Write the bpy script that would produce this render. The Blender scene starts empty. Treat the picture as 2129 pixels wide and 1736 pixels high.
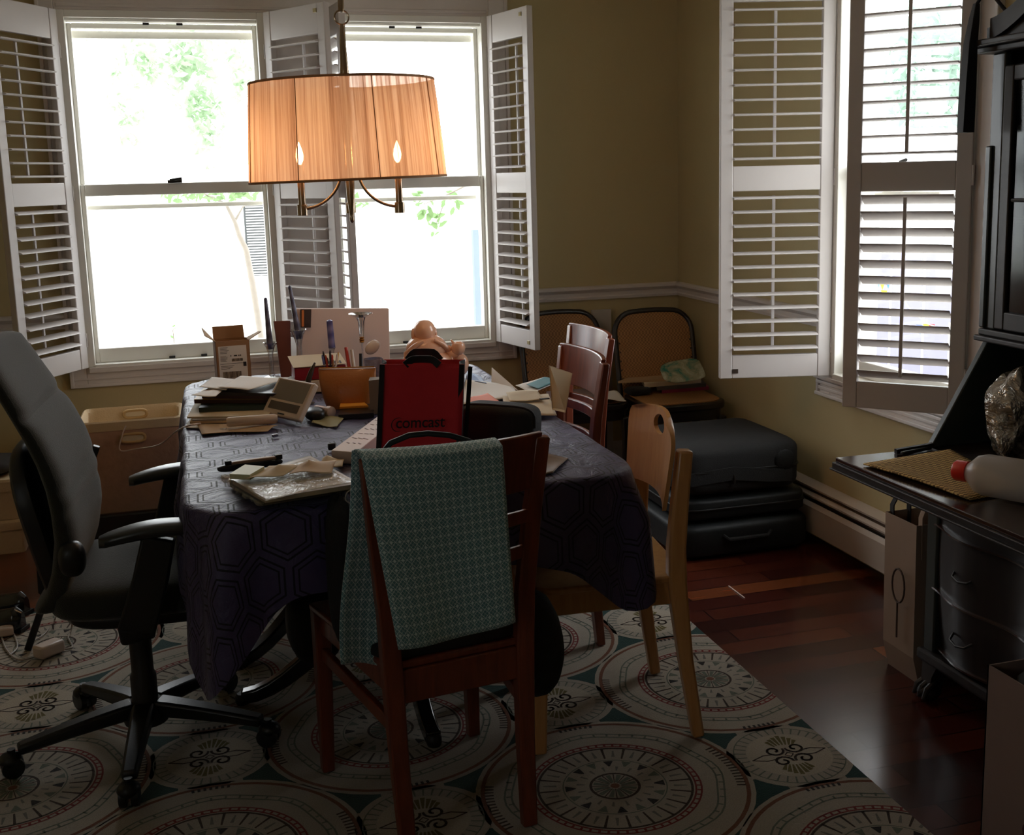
import bpy, bmesh, math, random
from mathutils import Vector as V, Matrix, Euler
from math import sin, cos, pi, radians as rad
random.seed(7)
S = bpy.context.scene
COL = S.collection

# ------------------------------------------------------------------ camera
RX = V((0.9563974673, -0.2911533557, -0.0230999569))
UX = V((0.0720613495, 0.1585847555, 0.9847121596))
WX = V((0.2830389486, 0.9434408296, -0.1726509623))
FPX, CXP, CYP = 2415.6127, 1137.8795, 788.4036
EYE = V((0, 0, 1.45))
cd = bpy.data.cameras.new('camera')
cam = bpy.data.objects.new('camera', cd)
COL.objects.link(cam)
cam.matrix_world = Matrix(((RX.x, UX.x, -WX.x, EYE.x), (RX.y, UX.y, -WX.y, EYE.y), (RX.z, UX.z, -WX.z, EYE.z), (0, 0, 0, 1)))
cd.sensor_fit = 'HORIZONTAL'
cd.sensor_width = 36
cd.lens = FPX / 2129 * 36
cd.shift_x = (1064.5 - CXP) / 2129
cd.shift_y = (CYP - 868) / 2129
cd.clip_start = 0.05
cd.clip_end = 200
S.camera = cam

# ------------------------------------------------------------------ light, exposure
world = bpy.data.worlds.new('sky')
S.world = world
world.use_nodes = True
wn = world.node_tree
wn.nodes['Background'].inputs['Color'].default_value = (0.93, 0.97, 1.0, 1)
wn.nodes['Background'].inputs['Strength'].default_value = 6.5
S.view_settings.view_transform = 'Standard'
S.view_settings.look = 'None'
S.view_settings.gamma = 1
S.view_settings.exposure = 0.0
S.view_settings.use_curve_mapping = False
S.cycles.max_bounces = 12
S.cycles.diffuse_bounces = 6
S.cycles.transparent_max_bounces = 24
S.cycles.caustics_reflective = False
S.cycles.caustics_refractive = False


def ray(px, py):
    return WX + RX * ((px - CXP) / FPX) - UX * ((py - CYP) / FPX)


def Zp(px, py, z):
    d = ray(px, py)
    return EYE + d * ((z - EYE.z) / d.z)


def Yp(px, py, y):
    d = ray(px, py)
    return EYE + d * (y / d.y)


def Xp(px, py, x):
    d = ray(px, py)
    return EYE + d * (x / d.x)


# room: camera looks along +y; back wall at y = D, window wall on the right at x = R
D, R, LEFT, REAR, CEIL = 5.358, 2.302, -1.9, -1.6, 2.62
PORTALS = [((-0.06, D + 0.13, 1.42), (0.8, 1.4), (pi / 2, 0, 0)), ((0.99, D + 0.13, 1.42), (0.7, 1.4), (pi / 2, 0, 0)),
           ((R + 0.13, 3.46, 1.42), (0.78, 1.4), (0, 0, -pi / 2)), ((LEFT - 0.13, -0.05, 1.5), (0.58, 0.72), (0, 0, pi / 2))]  # last portal serves the added side opening, out of view
for i, (c, s, r) in enumerate(PORTALS):
    ld = bpy.data.lights.new('window_portal', 'AREA')
    ld.shape = 'RECTANGLE'
    ld.size, ld.size_y = s
    ld.cycles.is_portal = True
    lo = bpy.data.objects.new('window_portal', ld)
    lo.location = c
    # area lights shine along local -z: face into the room
    lo.rotation_euler = (-pi / 2, 0, (0, 0, -pi / 2, pi / 2)[i])
    COL.objects.link(lo)


# ------------------------------------------------------------------ object helpers
def tag(o, label=None, cat=None, group=None, kind=None):
    if label: o['label'] = label
    if cat: o['category'] = cat
    if group: o['group'] = group
    if kind: o['kind'] = kind
    return o


def thing(name, label, cat, loc=(0, 0, 0), rz=0.0, group=None, kind=None):
    o = bpy.data.objects.new(name, None)
    o.empty_display_size = 0.05
    o.location = loc
    o.rotation_euler = (0, 0, rz)
    COL.objects.link(o)
    return tag(o, label, cat, group, kind)


def copy_tree(o, parent=None):
    c = o.copy()
    COL.objects.link(c)
    c.parent = parent
    for ch in list(o.children):
        copy_tree(ch, c)
    return c


class MB:
    """collects geometry for ONE mesh object"""

    def __init__(s):
        s.v, s.f, s.m, s.uv = [], [], [], {}

    def add(s, vs, fs, m=0):
        b = len(s.v)
        s.v += [V(p) for p in vs]
        s.f += [tuple(i + b for i in f) for f in fs]
        s.m += [m] * len(fs)
        return b

    def box(s, c, d, rot=None, m=0):
        hx, hy, hz = d[0] / 2, d[1] / 2, d[2] / 2
        M = rot.to_matrix() if isinstance(rot, Euler) else rot
        vs = []
        for x, y, z in ((-1, -1, -1), (1, -1, -1), (1, 1, -1), (-1, 1, -1), (-1, -1, 1), (1, -1, 1), (1, 1, 1), (-1, 1, 1)):
            p = V((x * hx, y * hy, z * hz))
            if M: p = M @ p
            vs.append(p + V(c))
        s.add(vs, [(0, 3, 2, 1), (4, 5, 6, 7), (0, 1, 5, 4), (1, 2, 6, 5), (2, 3, 7, 6), (3, 0, 4, 7)], m)
        return s

    def span(s, a, b, m=0):
        s.box([(a[i] + b[i]) / 2 for i in range(3)], [abs(b[i] - a[i]) for i in range(3)], None, m)
        return s

    def loft(s, rings, cap=True, m=0, closed=True):
        n = len(rings[0])
        vs = [p for r in rings for p in r]
        fs = []
        for i in range(len(rings) - 1):
            for j in range(n if closed else n - 1):
                k = (j + 1) % n
                fs.append((i * n + j, i * n + k, (i + 1) * n + k, (i + 1) * n + j))
        if cap and closed:
            fs.append(tuple(range(n))[::-1])
            fs.append(tuple((len(rings) - 1) * n + j for j in range(n)))
        s.add(vs, fs, m)
        return s

    def tube(s, pts, r, n=10, m=0, flat=1.0, up=None):
        pts = [V(p) for p in pts]
        rings = []
        prev = None
        for i, p in enumerate(pts):
            t = (pts[min(i + 1, len(pts) - 1)] - pts[max(i - 1, 0)]).normalized()
            a = V(up) if up else (prev if prev else (V((0, 0, 1)) if abs(t.z) < 0.9 else V((1, 0, 0))))
            x = (a - t * a.dot(t)).normalized()
            y = t.cross(x)
            prev = x
            rr = r[i] if isinstance(r, (list, tuple)) else r
            rings.append([p + x * (rr * cos(2 * pi * k / n)) + y * (rr * flat * sin(2 * pi * k / n)) for k in range(n)])
        return s.loft(rings, True, m)

    def bar(s, pts, w, t, up, m=0):
        """rectangular section bar along pts; w across `up`x dir, t along up; w/t may be lists"""
        pts = [V(p) for p in pts]
        rings = []
        for i, p in enumerate(pts):
            d = (pts[min(i + 1, len(pts) - 1)] - pts[max(i - 1, 0)]).normalized()
            a = V(up)
            u = (a - d * a.dot(d)).normalized()
            x = d.cross(u)
            ww = (w[i] if isinstance(w, (list, tuple)) else w) / 2
            tt = (t[i] if isinstance(t, (list, tuple)) else t) / 2
            rings.append([p + x * ww + u * tt, p - x * ww + u * tt, p - x * ww - u * tt, p + x * ww - u * tt])
        return s.loft(rings, True, m)

    def lathe(s, prof, n=24, c=(0, 0, 0), m=0, axis=None, cap=True):
        M = axis if axis else Matrix.Identity(3)
        rings = [[M @ V((r * cos(2 * pi * k / n), r * sin(2 * pi * k / n), z)) + V(c) for k in range(n)] for r, z in prof]
        return s.loft(rings, cap, m)

    def prism(s, poly, h, m=0):
        """poly: planar 3-D points; h: extrusion vector"""
        n = len(poly)
        a = [V(p) for p in poly]
        b = [p + V(h) for p in a]
        s.add(a + b, [tuple(range(n))[::-1], tuple(range(n, 2 * n))] + [(i, (i + 1) % n, n + (i + 1) % n, n + i) for i in range(n)], m)
        return s

    def slab(s, pts, t, m=0):
        """closed plate: polygon pts, thickness t along its normal"""
        p = [V(q) for q in pts]
        nrm = (p[1] - p[0]).cross(p[-1] - p[0]).normalized()
        return s.prism(p, nrm * t, m)

    def blob(s, c, r, e=(1, 1), n=(28, 18), m=0, rot=None, wob=0.0, seed=0):
        rnd = random.Random(seed)
        ph = [rnd.uniform(0, 6.28) for _ in range(8)]

        def sp(x, k):
            return (abs(x) ** k) * (1 if x >= 0 else -1)
        rings = []
        for i in range(n[1] + 1):
            v = -pi / 2 + pi * i / n[1]
            v = max(-pi / 2 + 0.02, min(pi / 2 - 0.02, v))
            ring = []
            for j in range(n[0]):
                u = 2 * pi * j / n[0]
                w = 1 + wob * (sin(3 * u + ph[0] + 2 * v) * cos(2 * v + ph[1]) + 0.6 * sin(5 * u + ph[2]) * sin(4 * v + ph[3]) + 0.4 * sin(9 * u + 7 * v + ph[4]))
                p = V((r[0] * sp(cos(v), e[1]) * sp(cos(u), e[0]) * w, r[1] * sp(cos(v), e[1]) * sp(sin(u), e[0]) * w, r[2] * sp(sin(v), e[1]) * w))
                if rot: p = rot.to_matrix() @ p
                ring.append(p + V(c))
            rings.append(ring)
        return s.loft(rings, True, m)

    def grid(s, fn, nu, nv, m=0, uv=False, thick=0.0):
        """open sheet fn(u, v) -> point (or (point, uv)); optional thickness is added at build by Solidify"""
        vs, uvs = [], []
        for i in range(nu + 1):
            for j in range(nv + 1):
                q = fn(i / nu, j / nv)
                if uv: q, t = q; uvs.append(t)
                vs.append(q)
        fs = [(i * (nv + 1) + j, (i + 1) * (nv + 1) + j, (i + 1) * (nv + 1) + j + 1, i * (nv + 1) + j + 1) for i in range(nu) for j in range(nv)]
        b = s.add(vs, fs, m)
        for k, t in enumerate(uvs): s.uv[b + k] = t
        return s

    def build(s, name, mats, parent=None, smooth=True, bevel=0.0, world=False, thick=0.0, sub=0, ang=38, at=None):
        me = bpy.data.meshes.new(name)
        off = V((0, 0, 0))
        if world and parent: off = V(parent.matrix_basis.translation) if parent.parent is None else V(parent.parent.matrix_basis.translation)
        loc = None
        if parent is None and at is None:
            xs = [p.x for p in s.v]; ys = [p.y for p in s.v]; zs = [p.z for p in s.v]
            loc = V(((min(xs) + max(xs)) / 2, (min(ys) + max(ys)) / 2, min(zs)))
            off = loc
        me.from_pydata([tuple(p - off) for p in s.v], [], s.f)
        ms = mats if isinstance(mats, (list, tuple)) else [mats]
        for mm in ms: me.materials.append(mm)
        for p, k in zip(me.polygons, s.m): p.material_index = k
        if s.uv:
            ul = me.uv_layers.new(name='UVMap')
            for lp in me.loops:
                t = s.uv.get(lp.vertex_index, (0, 0))
                ul.data[lp.index].uv = t
        bm = bmesh.new(); bm.from_mesh(me)
        if thick == 0 and not s.uv: bmesh.ops.recalc_face_normals(bm, faces=bm.faces)
        bm.to_mesh(me); bm.free()
        if smooth:
            me.polygons.foreach_set('use_smooth', [True] * len(me.polygons))
            me.set_sharp_from_angle(angle=rad(ang))
        me.update()
        o = bpy.data.objects.new(name, me)
        COL.objects.link(o)
        if loc is not None: o.location = loc
        if parent is not None: o.parent = parent
        if thick:
            md = o.modifiers.new('thickness', 'SOLIDIFY'); md.thickness = thick; md.offset = 0
        if bevel:
            md = o.modifiers.new('edge', 'BEVEL'); md.width = bevel; md.segments = 2; md.limit_method = 'ANGLE'; md.angle_limit = rad(40)
        if sub:
            md = o.modifiers.new('smooth', 'SUBSURF'); md.levels = sub; md.render_levels = sub
        return o


def struct(mb, name, mats, parent=None, **k):
    o = mb.build(name, mats, parent, **k)
    if parent is None: o['kind'] = 'structure'
    return o


# ------------------------------------------------------------------ materials
def srgb(r, g, b):
    def f(c):
        c /= 255.0
        return c / 12.92 if c <= 0.04045 else ((c + 0.055) / 1.055) ** 2.4
    return (f(r), f(g), f(b), 1)


class NT:
    def __init__(s, name):
        s.mat = bpy.data.materials.new(name)
        s.mat.use_nodes = True
        s.t = s.mat.node_tree
        s.b = s.t.nodes['Principled BSDF']
        s.out = s.t.nodes['Material Output']

    def n(s, typ, **k):
        nd = s.t.nodes.new(typ)
        for a, v in k.items(): setattr(nd, a, v)
        return nd

    def l(s, a, b):
        s.t.links.new(a, b)

    def val(s, sock, v):
        if hasattr(v, 'is_linked') or isinstance(v, bpy.types.NodeSocket): s.l(v, sock)
        else: sock.default_value = v

    def math(s, op, a, b=0.0, c=None, clamp=False):
        nd = s.n('ShaderNodeMath', operation=op, use_clamp=clamp)
        s.val(nd.inputs[0], a); s.val(nd.inputs[1], b)
        if c is not None: s.val(nd.inputs[2], c)
        return nd.outputs[0]

    def mix(s, f, a, b):
        nd = s.n('ShaderNodeMix', data_type='RGBA')
        s.val(nd.inputs[0], f); s.val(nd.inputs[6], a); s.val(nd.inputs[7], b)
        return nd.outputs[2]

    def coord(s, kind='Object', scale=(1, 1, 1), rot=(0, 0, 0)):
        tc = s.n('ShaderNodeTexCoord')
        mp = s.n('ShaderNodeMapping')
        mp.inputs['Scale'].default_value = scale
        mp.inputs['Rotation'].default_value = rot
        s.l(tc.outputs[kind], mp.inputs[0])
        return mp.outputs[0]

    def noise(s, vec, scale=5, detail=3, rough=0.5, dist=0.0):
        nd = s.n('ShaderNodeTexNoise')
        nd.inputs['Scale'].default_value = scale
        nd.inputs['Detail'].default_value = detail
        nd.inputs['Roughness'].default_value = rough
        nd.inputs['Distortion'].default_value = dist
        s.l(vec, nd.inputs['Vector'])
        return nd.outputs[0]

    def bump(s, h, strength=0.2, dist=0.01):
        nd = s.n('ShaderNodeBump')
        nd.inputs['Strength'].default_value = strength
        nd.inputs['Distance'].default_value = dist
        s.l(h, nd.inputs['Height'])
        s.l(nd.outputs[0], s.b.inputs['Normal'])

    def ramp(s, f, stops):
        nd = s.n('ShaderNodeValToRGB')
        e = nd.color_ramp.elements
        while len(e) < len(stops): e.new(0.5)
        for q, (p, c) in zip(e, stops): q.position = p; q.color = c
        s.l(f, nd.inputs[0])
        return nd.outputs[0]


def mul(c, k): return (min(1, c[0] * k), min(1, c[1] * k), min(1, c[2] * k), 1)


def plain(name, c, rough=0.6, var=0.08, nscale=18, bump=0.0, bscale=60, metal=0.0, sheen=0.0, coat=0.0, spec=0.5):
    t = NT(name)
    v = t.coord()
    f = t.noise(v, nscale, 4)
    t.l(t.mix(f, mul(c, 1 - var), mul(c, 1 + var)), t.b.inputs['Base Color'])
    t.b.inputs['Roughness'].default_value = rough
    t.b.inputs['Metallic'].default_value = metal
    t.b.inputs['Specular IOR Level'].default_value = spec
    if sheen:
        t.b.inputs['Sheen Weight'].default_value = sheen
    if coat:
        t.b.inputs['Coat Weight'].default_value = coat
        t.b.inputs['Coat Roughness'].default_value = 0.12
    if bump: t.bump(t.noise(v, bscale, 3), bump, 0.004)
    return t.mat


def wood(name, c1, c2, rough=0.35, scale=(14, 14, 1.6), coat=0.2, rot=(0, 0, 0)):
    t = NT(name)
    v = t.coord(scale=scale, rot=rot)
    f = t.noise(v, 3.0, 5, 0.6, 0.6)
    t.l(t.ramp(f, [(0.25, c1), (0.75, c2)]), t.b.inputs['Base Color'])
    t.b.inputs['Roughness'].default_value = rough
    t.b.inputs['Coat Weight'].default_value = coat
    t.b.inputs['Coat Roughness'].default_value = 0.2
    t.bump(f, 0.06, 0.002)
    return t.mat


def glass_mat(name, tint=(1, 1, 1, 1), refl=0.06, rough=0.02):
    t = NT(name)
    tr = t.n('ShaderNodeBsdfTransparent'); tr.inputs[0].default_value = tint
    gl = t.n('ShaderNodeBsdfGlossy'); gl.inputs['Roughness'].default_value = rough
    mx = t.n('ShaderNodeMixShader')
    lw = t.n('ShaderNodeLayerWeight'); lw.inputs['Blend'].default_value = 0.25
    f = t.math('MULTIPLY_ADD', lw.outputs['Facing'], refl * 3, refl * 0.4, True)
    t.l(f, mx.inputs[0]); t.l(tr.outputs[0], mx.inputs[1]); t.l(gl.outputs[0], mx.inputs[2])
    t.l(mx.outputs[0], t.out.inputs['Surface'])
    return t.mat


def emit(name, c, s):
    t = NT(name)
    t.b.inputs['Base Color'].default_value = c
    t.b.inputs['Emission Color'].default_value = c
    t.b.inputs['Emission Strength'].default_value = s
    return t.mat


M = {}
M['wall'] = plain('wall_paint', srgb(190, 174, 130), 0.75, 0.03, 6, 0.12, 160)
M['ceiling'] = plain('ceiling_paint', srgb(225, 220, 208), 0.85, 0.02)
M['trim'] = plain('trim_paint', srgb(212, 204, 198), 0.42, 0.02)
M['shutter'] = plain('shutter_paint', srgb(206, 200, 197), 0.4, 0.02)
M['vinyl'] = plain('window_vinyl', srgb(232, 230, 222), 0.3, 0.02)
M['glass'] = glass_mat('window_glass')
M['black_metal'] = plain('dark_metal', srgb(32, 30, 28), 0.45, 0.05, metal=0.3)
M['brass_plate'] = plain('magnet_plate', srgb(176, 160, 118), 0.4, 0.05, metal=0.5)
M['brown_plate'] = plain('brown_plate', srgb(70, 58, 50), 0.4, 0.05, metal=0.3)
M['heater'] = plain('heater_enamel', srgb(205, 192, 178), 0.45, 0.03)
M['fin'] = plain('heater_fin', srgb(60, 56, 52), 0.4, 0.05, metal=0.6)
# ------------------------------------------------------------------ room shell
def floor_mat():
    t = NT('cherry_floor_planks')
    tc = t.n('ShaderNodeTexCoord')
    br = t.n('ShaderNodeTexBrick')
    br.offset = 0.37; br.offset_frequency = 2; br.squash = 1.0
    t.l(tc.outputs['Object'], br.inputs['Vector'])
    br.inputs['Color1'].default_value = (0, 0, 0, 1)
    br.inputs['Color2'].default_value = (1, 1, 1, 1)
    br.inputs['Mortar'].default_value = (0.5, 0.5, 0.5, 1)
    br.inputs['Scale'].default_value = 1.0
    br.inputs['Mortar Size'].default_value = 0.0026
    br.inputs['Mortar Smooth'].default_value = 0.1
    br.inputs['Bias'].default_value = 0.0
    br.inputs['Brick Width'].default_value = 0.95
    br.inputs['Row Height'].default_value = 0.092
    v = t.coord(scale=(1.2, 16, 4))
    g = t.noise(v, 3.5, 6, 0.6, 0.5)
    plank = t.ramp(br.outputs['Color'], [(0.0, srgb(52, 18, 13)), (0.45, srgb(76, 28, 18)), (0.8, srgb(96, 42, 24)), (1.0, srgb(138, 74, 38))])
    c = t.mix(t.math('MULTIPLY', g, 0.55), plank, srgb(44, 14, 9))
    c = t.mix(br.outputs['Fac'], c, srgb(16, 6, 4))
    t.l(c, t.b.inputs['Base Color'])
    t.b.inputs['Roughness'].default_value = 0.26
    t.b.inputs['Coat Weight'].default_value = 0.25
    t.b.inputs['Coat Roughness'].default_value = 0.16
    h = t.math('MULTIPLY_ADD', br.outputs['Fac'], -1.0, t.math('MULTIPLY', g, 0.12))
    t.bump(h, 0.25, 0.002)
    return t.mat


M['floor'] = floor_mat()
TH = 0.16
struct(MB().span((LEFT - TH, REAR - TH, -0.1), (R + TH, D + TH, 0)), 'floor', M['floor'], smooth=False, at=0)
struct(MB().span((LEFT - TH, REAR - TH, CEIL), (R + TH, D + TH, CEIL + 0.1)), 'ceiling', M['ceiling'], smooth=False)
# openings
ZB, ZT = 0.676, 2.17
W1 = (-0.482, 0.368)
W2 = (0.601, 1.363)
W3 = (3.052, 3.868)
wb = MB()
wb.span((LEFT - TH, D, 0), (R + TH, D + TH, ZB)).span((LEFT - TH, D, ZT), (R + TH, D + TH, CEIL))
for a, b in ((LEFT - TH, W1[0]), (W1[1], W2[0]), (W2[1], R + TH)): wb.span((a, D, ZB), (b, D + TH, ZT))
struct(wb, 'wall_back', M['wall'], smooth=False)
wr = MB()
wr.span((R, REAR, 0), (R + TH, D, ZB)).span((R, REAR, ZT), (R + TH, D, CEIL))
wr.span((R, REAR, ZB), (R + TH, W3[0], ZT)).span((R, W3[1], ZB), (R + TH, D, ZT))
struct(wr, 'wall_right', M['wall'], smooth=False)
wl = MB()
W4, Z4 = (-0.36, 0.26), (1.12, 1.88)      # unseen side window beside the camera, added to let in fill light
wl.span((LEFT - TH, REAR, 0), (LEFT, D, Z4[0])).span((LEFT - TH, REAR, Z4[1]), (LEFT, D, CEIL))
wl.span((LEFT - TH, REAR, Z4[0]), (LEFT, W4[0], Z4[1])).span((LEFT - TH, W4[1], Z4[0]), (LEFT, D, Z4[1]))
struct(wl, 'wall_left', M['wall'], smooth=False)
struct(MB().span((LEFT - TH, REAR - TH, 0), (R + TH, REAR, CEIL)), 'wall_rear', M['wall'], smooth=False)
w4 = MB()
w4.span((LEFT - TH, W4[0], Z4[0]), (LEFT + 0.02, W4[0] + 0.03, Z4[1])).span((LEFT - TH, W4[1] - 0.03, Z4[0]), (LEFT + 0.02, W4[1], Z4[1]))
w4.span((LEFT - TH, W4[0], Z4[0]), (LEFT + 0.03, W4[1], Z4[0] + 0.03)).span((LEFT - TH, W4[0], Z4[1] - 0.03), (LEFT + 0.02, W4[1], Z4[1])).span((LEFT - 0.09, W4[0], 1.485), (LEFT - 0.05, W4[1], 1.515))
struct(w4, 'window_4', M['vinyl'], smooth=False)


# windows -----------------------------------------------------------------
def window(n, w, place, bars=True):
    """double-hung window of width w; local x along the wall, y into the wall, z up"""
    root = thing('window_%d' % n, None, None, place[0], place[1], kind='structure')
    h = ZT - ZB
    f = MB()
    f.span((0, -0.022, 0), (0.038, TH, h)).span((w - 0.038, -0.022, 0), (w, TH, h))
    f.span((0.038, -0.022, h - 0.03), (w - 0.038, TH, h)).span((0.038, -0.03, -0.008), (w - 0.038, TH, 0.012))
    f.span((0.038, 0.0, h - 0.042), (w - 0.038, 0.05, h - 0.03))
    f.build('window_frame', M['vinyl'], root, smooth=False, bevel=0.003)
    zm = 1.432 - ZB
    for nm, z0, z1, y0, rb, rt in (('upper_sash', zm - 0.022, h - 0.042, 0.062, 0.045, 0.022), ('lower_sash', 0.012, zm + 0.025, 0.022, 0.062, 0.05)):
        s = MB()
        s.span((0.038, y0, z0), (0.056, y0 + 0.036, z1)).span((w - 0.056, y0, z0), (w - 0.038, y0 + 0.036, z1))
        s.span((0.056, y0, z0), (w - 0.056, y0 + 0.036, z0 + rb)).span((0.056, y0, z1 - rt), (w - 0.056, y0 + 0.036, z1))
        so = s.build(nm, M['vinyl'], root, smooth=False, bevel=0.004)
        MB().span((0.05, y0 + 0.016, z0 + rb - 0.005), (w - 0.05, y0 + 0.02, z1 - rt + 0.005)).build('pane', M['glass'], so, smooth=False)
    if bars:   # screen / storm bars outside the sashes
        MB().span((0.05, 0.125, h - 0.098), (w - 0.05, 0.137, h - 0.066)).build('screen_bar', M['vinyl'], root, smooth=False, bevel=0.004)
        MB().span((0.05, 0.125, zm - 0.085), (w - 0.05, 0.137, zm - 0.065)).build('screen_bar', M['vinyl'], root, smooth=False, bevel=0.004)
    for px in (0.42, 0.58):
        for zz in (h - 0.05, 0.02):
            MB().box((w * px, 0.006, zz), (0.026, 0.012, 0.010)).build('vent_latch', M['black_metal'], root, smooth=False, bevel=0.002)
    k = MB()
    k.box((w / 2, 0.012, zm + 0.03), (0.06, 0.02, 0.012)).tube([(w / 2 - 0.02, 0.008, zm + 0.036), (w / 2 + 0.03, -0.004, zm + 0.042)], 0.006)
    k.build('sash_lock', M['black_metal'], root)
    return root


window(1, W1[1] - W1[0], ((W1[0], D, ZB), 0))
window(2, W2[1] - W2[0], ((W2[0], D, ZB), 0))
window(3, W3[1] - W3[0], ((R, W3[1], ZB), -pi / 2))


def moulding(path, prof, name, mat, up=(0, 0, 1)):
    """sweep profile [(out, z)] along straight segment a-b; out direction given"""
    a, b, out = path
    mb = MB()
    rings = [[V(p) + V(out) * o + V(up) * z for o, z in prof] for p in (a, b)]
    mb.loft(rings, True)
    return struct(mb, name, mat, smooth=False, bevel=0.0)


# casing round the pair of back windows and below them
cs = MB()
x0, x1 = -0.552, 1.452
cs.span((x0, D - 0.018, 0.588), (W1[0], D, 2.26)).span((W2[1], D - 0.018, 0.588), (x1, D, 2.26))
cs.span((W1[1], D - 0.018, ZB), (W2[0], D, ZT)).span((W1[0], D - 0.018, ZT), (W2[1], D, 2.26))
cs.span((W1[0], D - 0.018, 0.588), (W2[1], D, ZB))
cs.span((x0, D - 0.028, 2.245), (x1, D - 0.002, 2.262)).span((x0, D - 0.024, 0.588), (x1, D - 0.002, 0.603))
cs.span((x0, D - 0.023, 0.62), (x1, D - 0.002, 0.628)).span((-0.47, D - 0.034, 0.652), (1.35, D - 0.002, 0.676))
cs.span((x0, D - 0.026, 0.588), (x0 + 0.016, D - 0.002, 2.26)).span((x1 - 0.016, D - 0.026, 0.588), (x1, D - 0.002, 2.26))
cs.span((W1[0] + 0.01, D - 0.024, 2.182), (W2[1] - 0.01, D - 0.002, 2.196))
struct(cs, 'trim_1', M['trim'], smooth=False, bevel=0.003)
cs = MB()
y0, y1 = W3[0] - 0.09, W3[1] + 0.09
cs.span((R - 0.018, y0, 0.588), (R, W3[0], 2.26)).span((R - 0.018, W3[1], 0.588), (R, y1, 2.26))
cs.span((R - 0.018, W3[0], ZT), (R, W3[1], 2.26)).span((R - 0.018, W3[0], 0.588), (R, W3[1], ZB))
for zz, o in ((0.588, 0.030), (0.612, 0.024), (0.634, 0.027), (0.655, 0.036)):
    cs.span((R - o, y0 - (0.0 if o < 0.03 else 0.004), zz), (R - 0.002, y1 + (0.0 if o < 0.03 else 0.004), zz + 0.014))
cs.span((R - 0.026, y1 - 0.016, 0.588), (R - 0.002, y1, 2.26)).span((R - 0.026, y0, 0.588), (R - 0.002, y0 + 0.016, 2.26))
struct(cs, 'trim_2', M['trim'], smooth=False, bevel=0.003)
rail = [(0, 0), (0.012, 0.0), (0.014, 0.012), (0.009, 0.018), (0.010, 0.034), (0.02, 0.044), (0.026, 0.05), (0.026, 0.062), (0.018, 0.067), (0, 0.067)]
moulding(((1.452, D, 0.848), (R, D, 0.848), (0, -1, 0)), rail, 'trim_3', M['trim'])
moulding(((LEFT, D, 0.848), (-0.552, D, 0.848), (0, -1, 0)), rail, 'trim_4', M['trim'])
moulding(((R, D, 0.848), (R, W3[1] + 0.09, 0.848), (-1, 0, 0)), rail, 'trim_5', M['trim'])
moulding(((R, W3[0] - 0.09, 0.848), (R, REAR, 0.848), (-1, 0, 0)), rail, 'trim_6', M['trim'])
base = [(0, 0), (0.016, 0), (0.016, 0.1), (0.010, 0.115), (0.006, 0.13), (0, 0.13)]
moulding(((LEFT, D, 0), (R, D, 0), (0, -1, 0)), base, 'baseboard_back', M['trim'])
moulding(((LEFT, REAR, 0), (LEFT, D, 0), (1, 0, 0)), base, 'baseboard_left', M['trim'])

# ------------------------------------------------------------------ plantation shutters
SH = ZT - ZB


def shutter(label, w, hinge, ang, rod, tilt_lo=10, tilt_up=4, plate=None, plate_mat='brass_plate'):
    """local x from hinge (0) to free edge (w); rod = +1/-1 side that carries the tilt rods"""
    root = thing('plantation_shutter', label, 'shutter', hinge, ang, 'louvered window shutters')
    t = 0.028
    st = 0.047
    z1, z2, z3, z4 = 0.087, 0.700, 0.791, 1.372
    for xx in (0, w - st):
        MB().span((xx, -t / 2, 0), (xx + st, t / 2, SH)).build('stile', M['shutter'], root, smooth=False, bevel=0.003)
    for nm, a, b in (('bottom_rail', 0, z1), ('middle_rail', z2, z3), ('top_rail', z4, SH)):
        MB().span((st, -t / 2 + 0.002, a), (w - st, t / 2 - 0.002, b)).build(nm, M['shutter'], root, smooth=False, bevel=0.003)

    def blade():
        mb = MB()
        hw, ht = 0.029, 0.0048
        sec = [(hw * cos(2 * pi * k / 14), ht * sin(2 * pi * k / 14)) for k in range(14)]
        mb.loft([[(x, a, b) for a, b in sec] for x in (st + 0.003, w - st - 0.003)])
        for x in (st - 0.002, w - st + 0.002):
            mb.tube([(x - 0.006, 0, 0), (x + 0.006, 0, 0)], 0.0035, 8)
        return mb
    first = None
    for (a, b, n, tl) in ((z1, z2, 12, tilt_lo), (z3, z4, 11, tilt_up)):
        for i in range(n):
            z = a + (b - a) * (i + 0.5) / n
            if first is None:
                first = blade().build('louver', M['shutter'], root)
                o = first
            else:
                o = first.copy(); COL.objects.link(o); o.parent = root
            o.location = (0, 0, z)
            o.rotation_euler = (rad(tl) * rod, 0, 0)
        rb = MB().box((w / 2, rod * 0.034, (a + b) / 2 + 0.004), (0.011, 0.009, b - a - 0.045))
        for i in range(n):
            z = a + (b - a) * (i + 0.5) / n
            rb.box((w / 2, rod * 0.029, z), (0.004, 0.004, 0.003))
        rb.build('tilt_rod', M['shutter'], root, smooth=False, bevel=0.002)
    if plate:
        for zz, side in plate:
            MB().box((w - st - 0.012, side * (t / 2 + 0.0004), zz), (0.022, 0.0035, 0.017)).build('magnet_plate', M[plate_mat], root, smooth=False, bevel=0.001)
    for zz in (0.12, 0.745, 1.33):   # hinges on the jamb edge
        MB().box((-0.003, -rod * 0.0, zz), (0.006, 0.03, 0.06)).tube([(-0.004, 0.016 * rod, zz - 0.03), (-0.004, 0.016 * rod, zz + 0.03)], 0.004, 8).build('hinge', M['shutter'], root, smooth=False)
    return root


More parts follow.
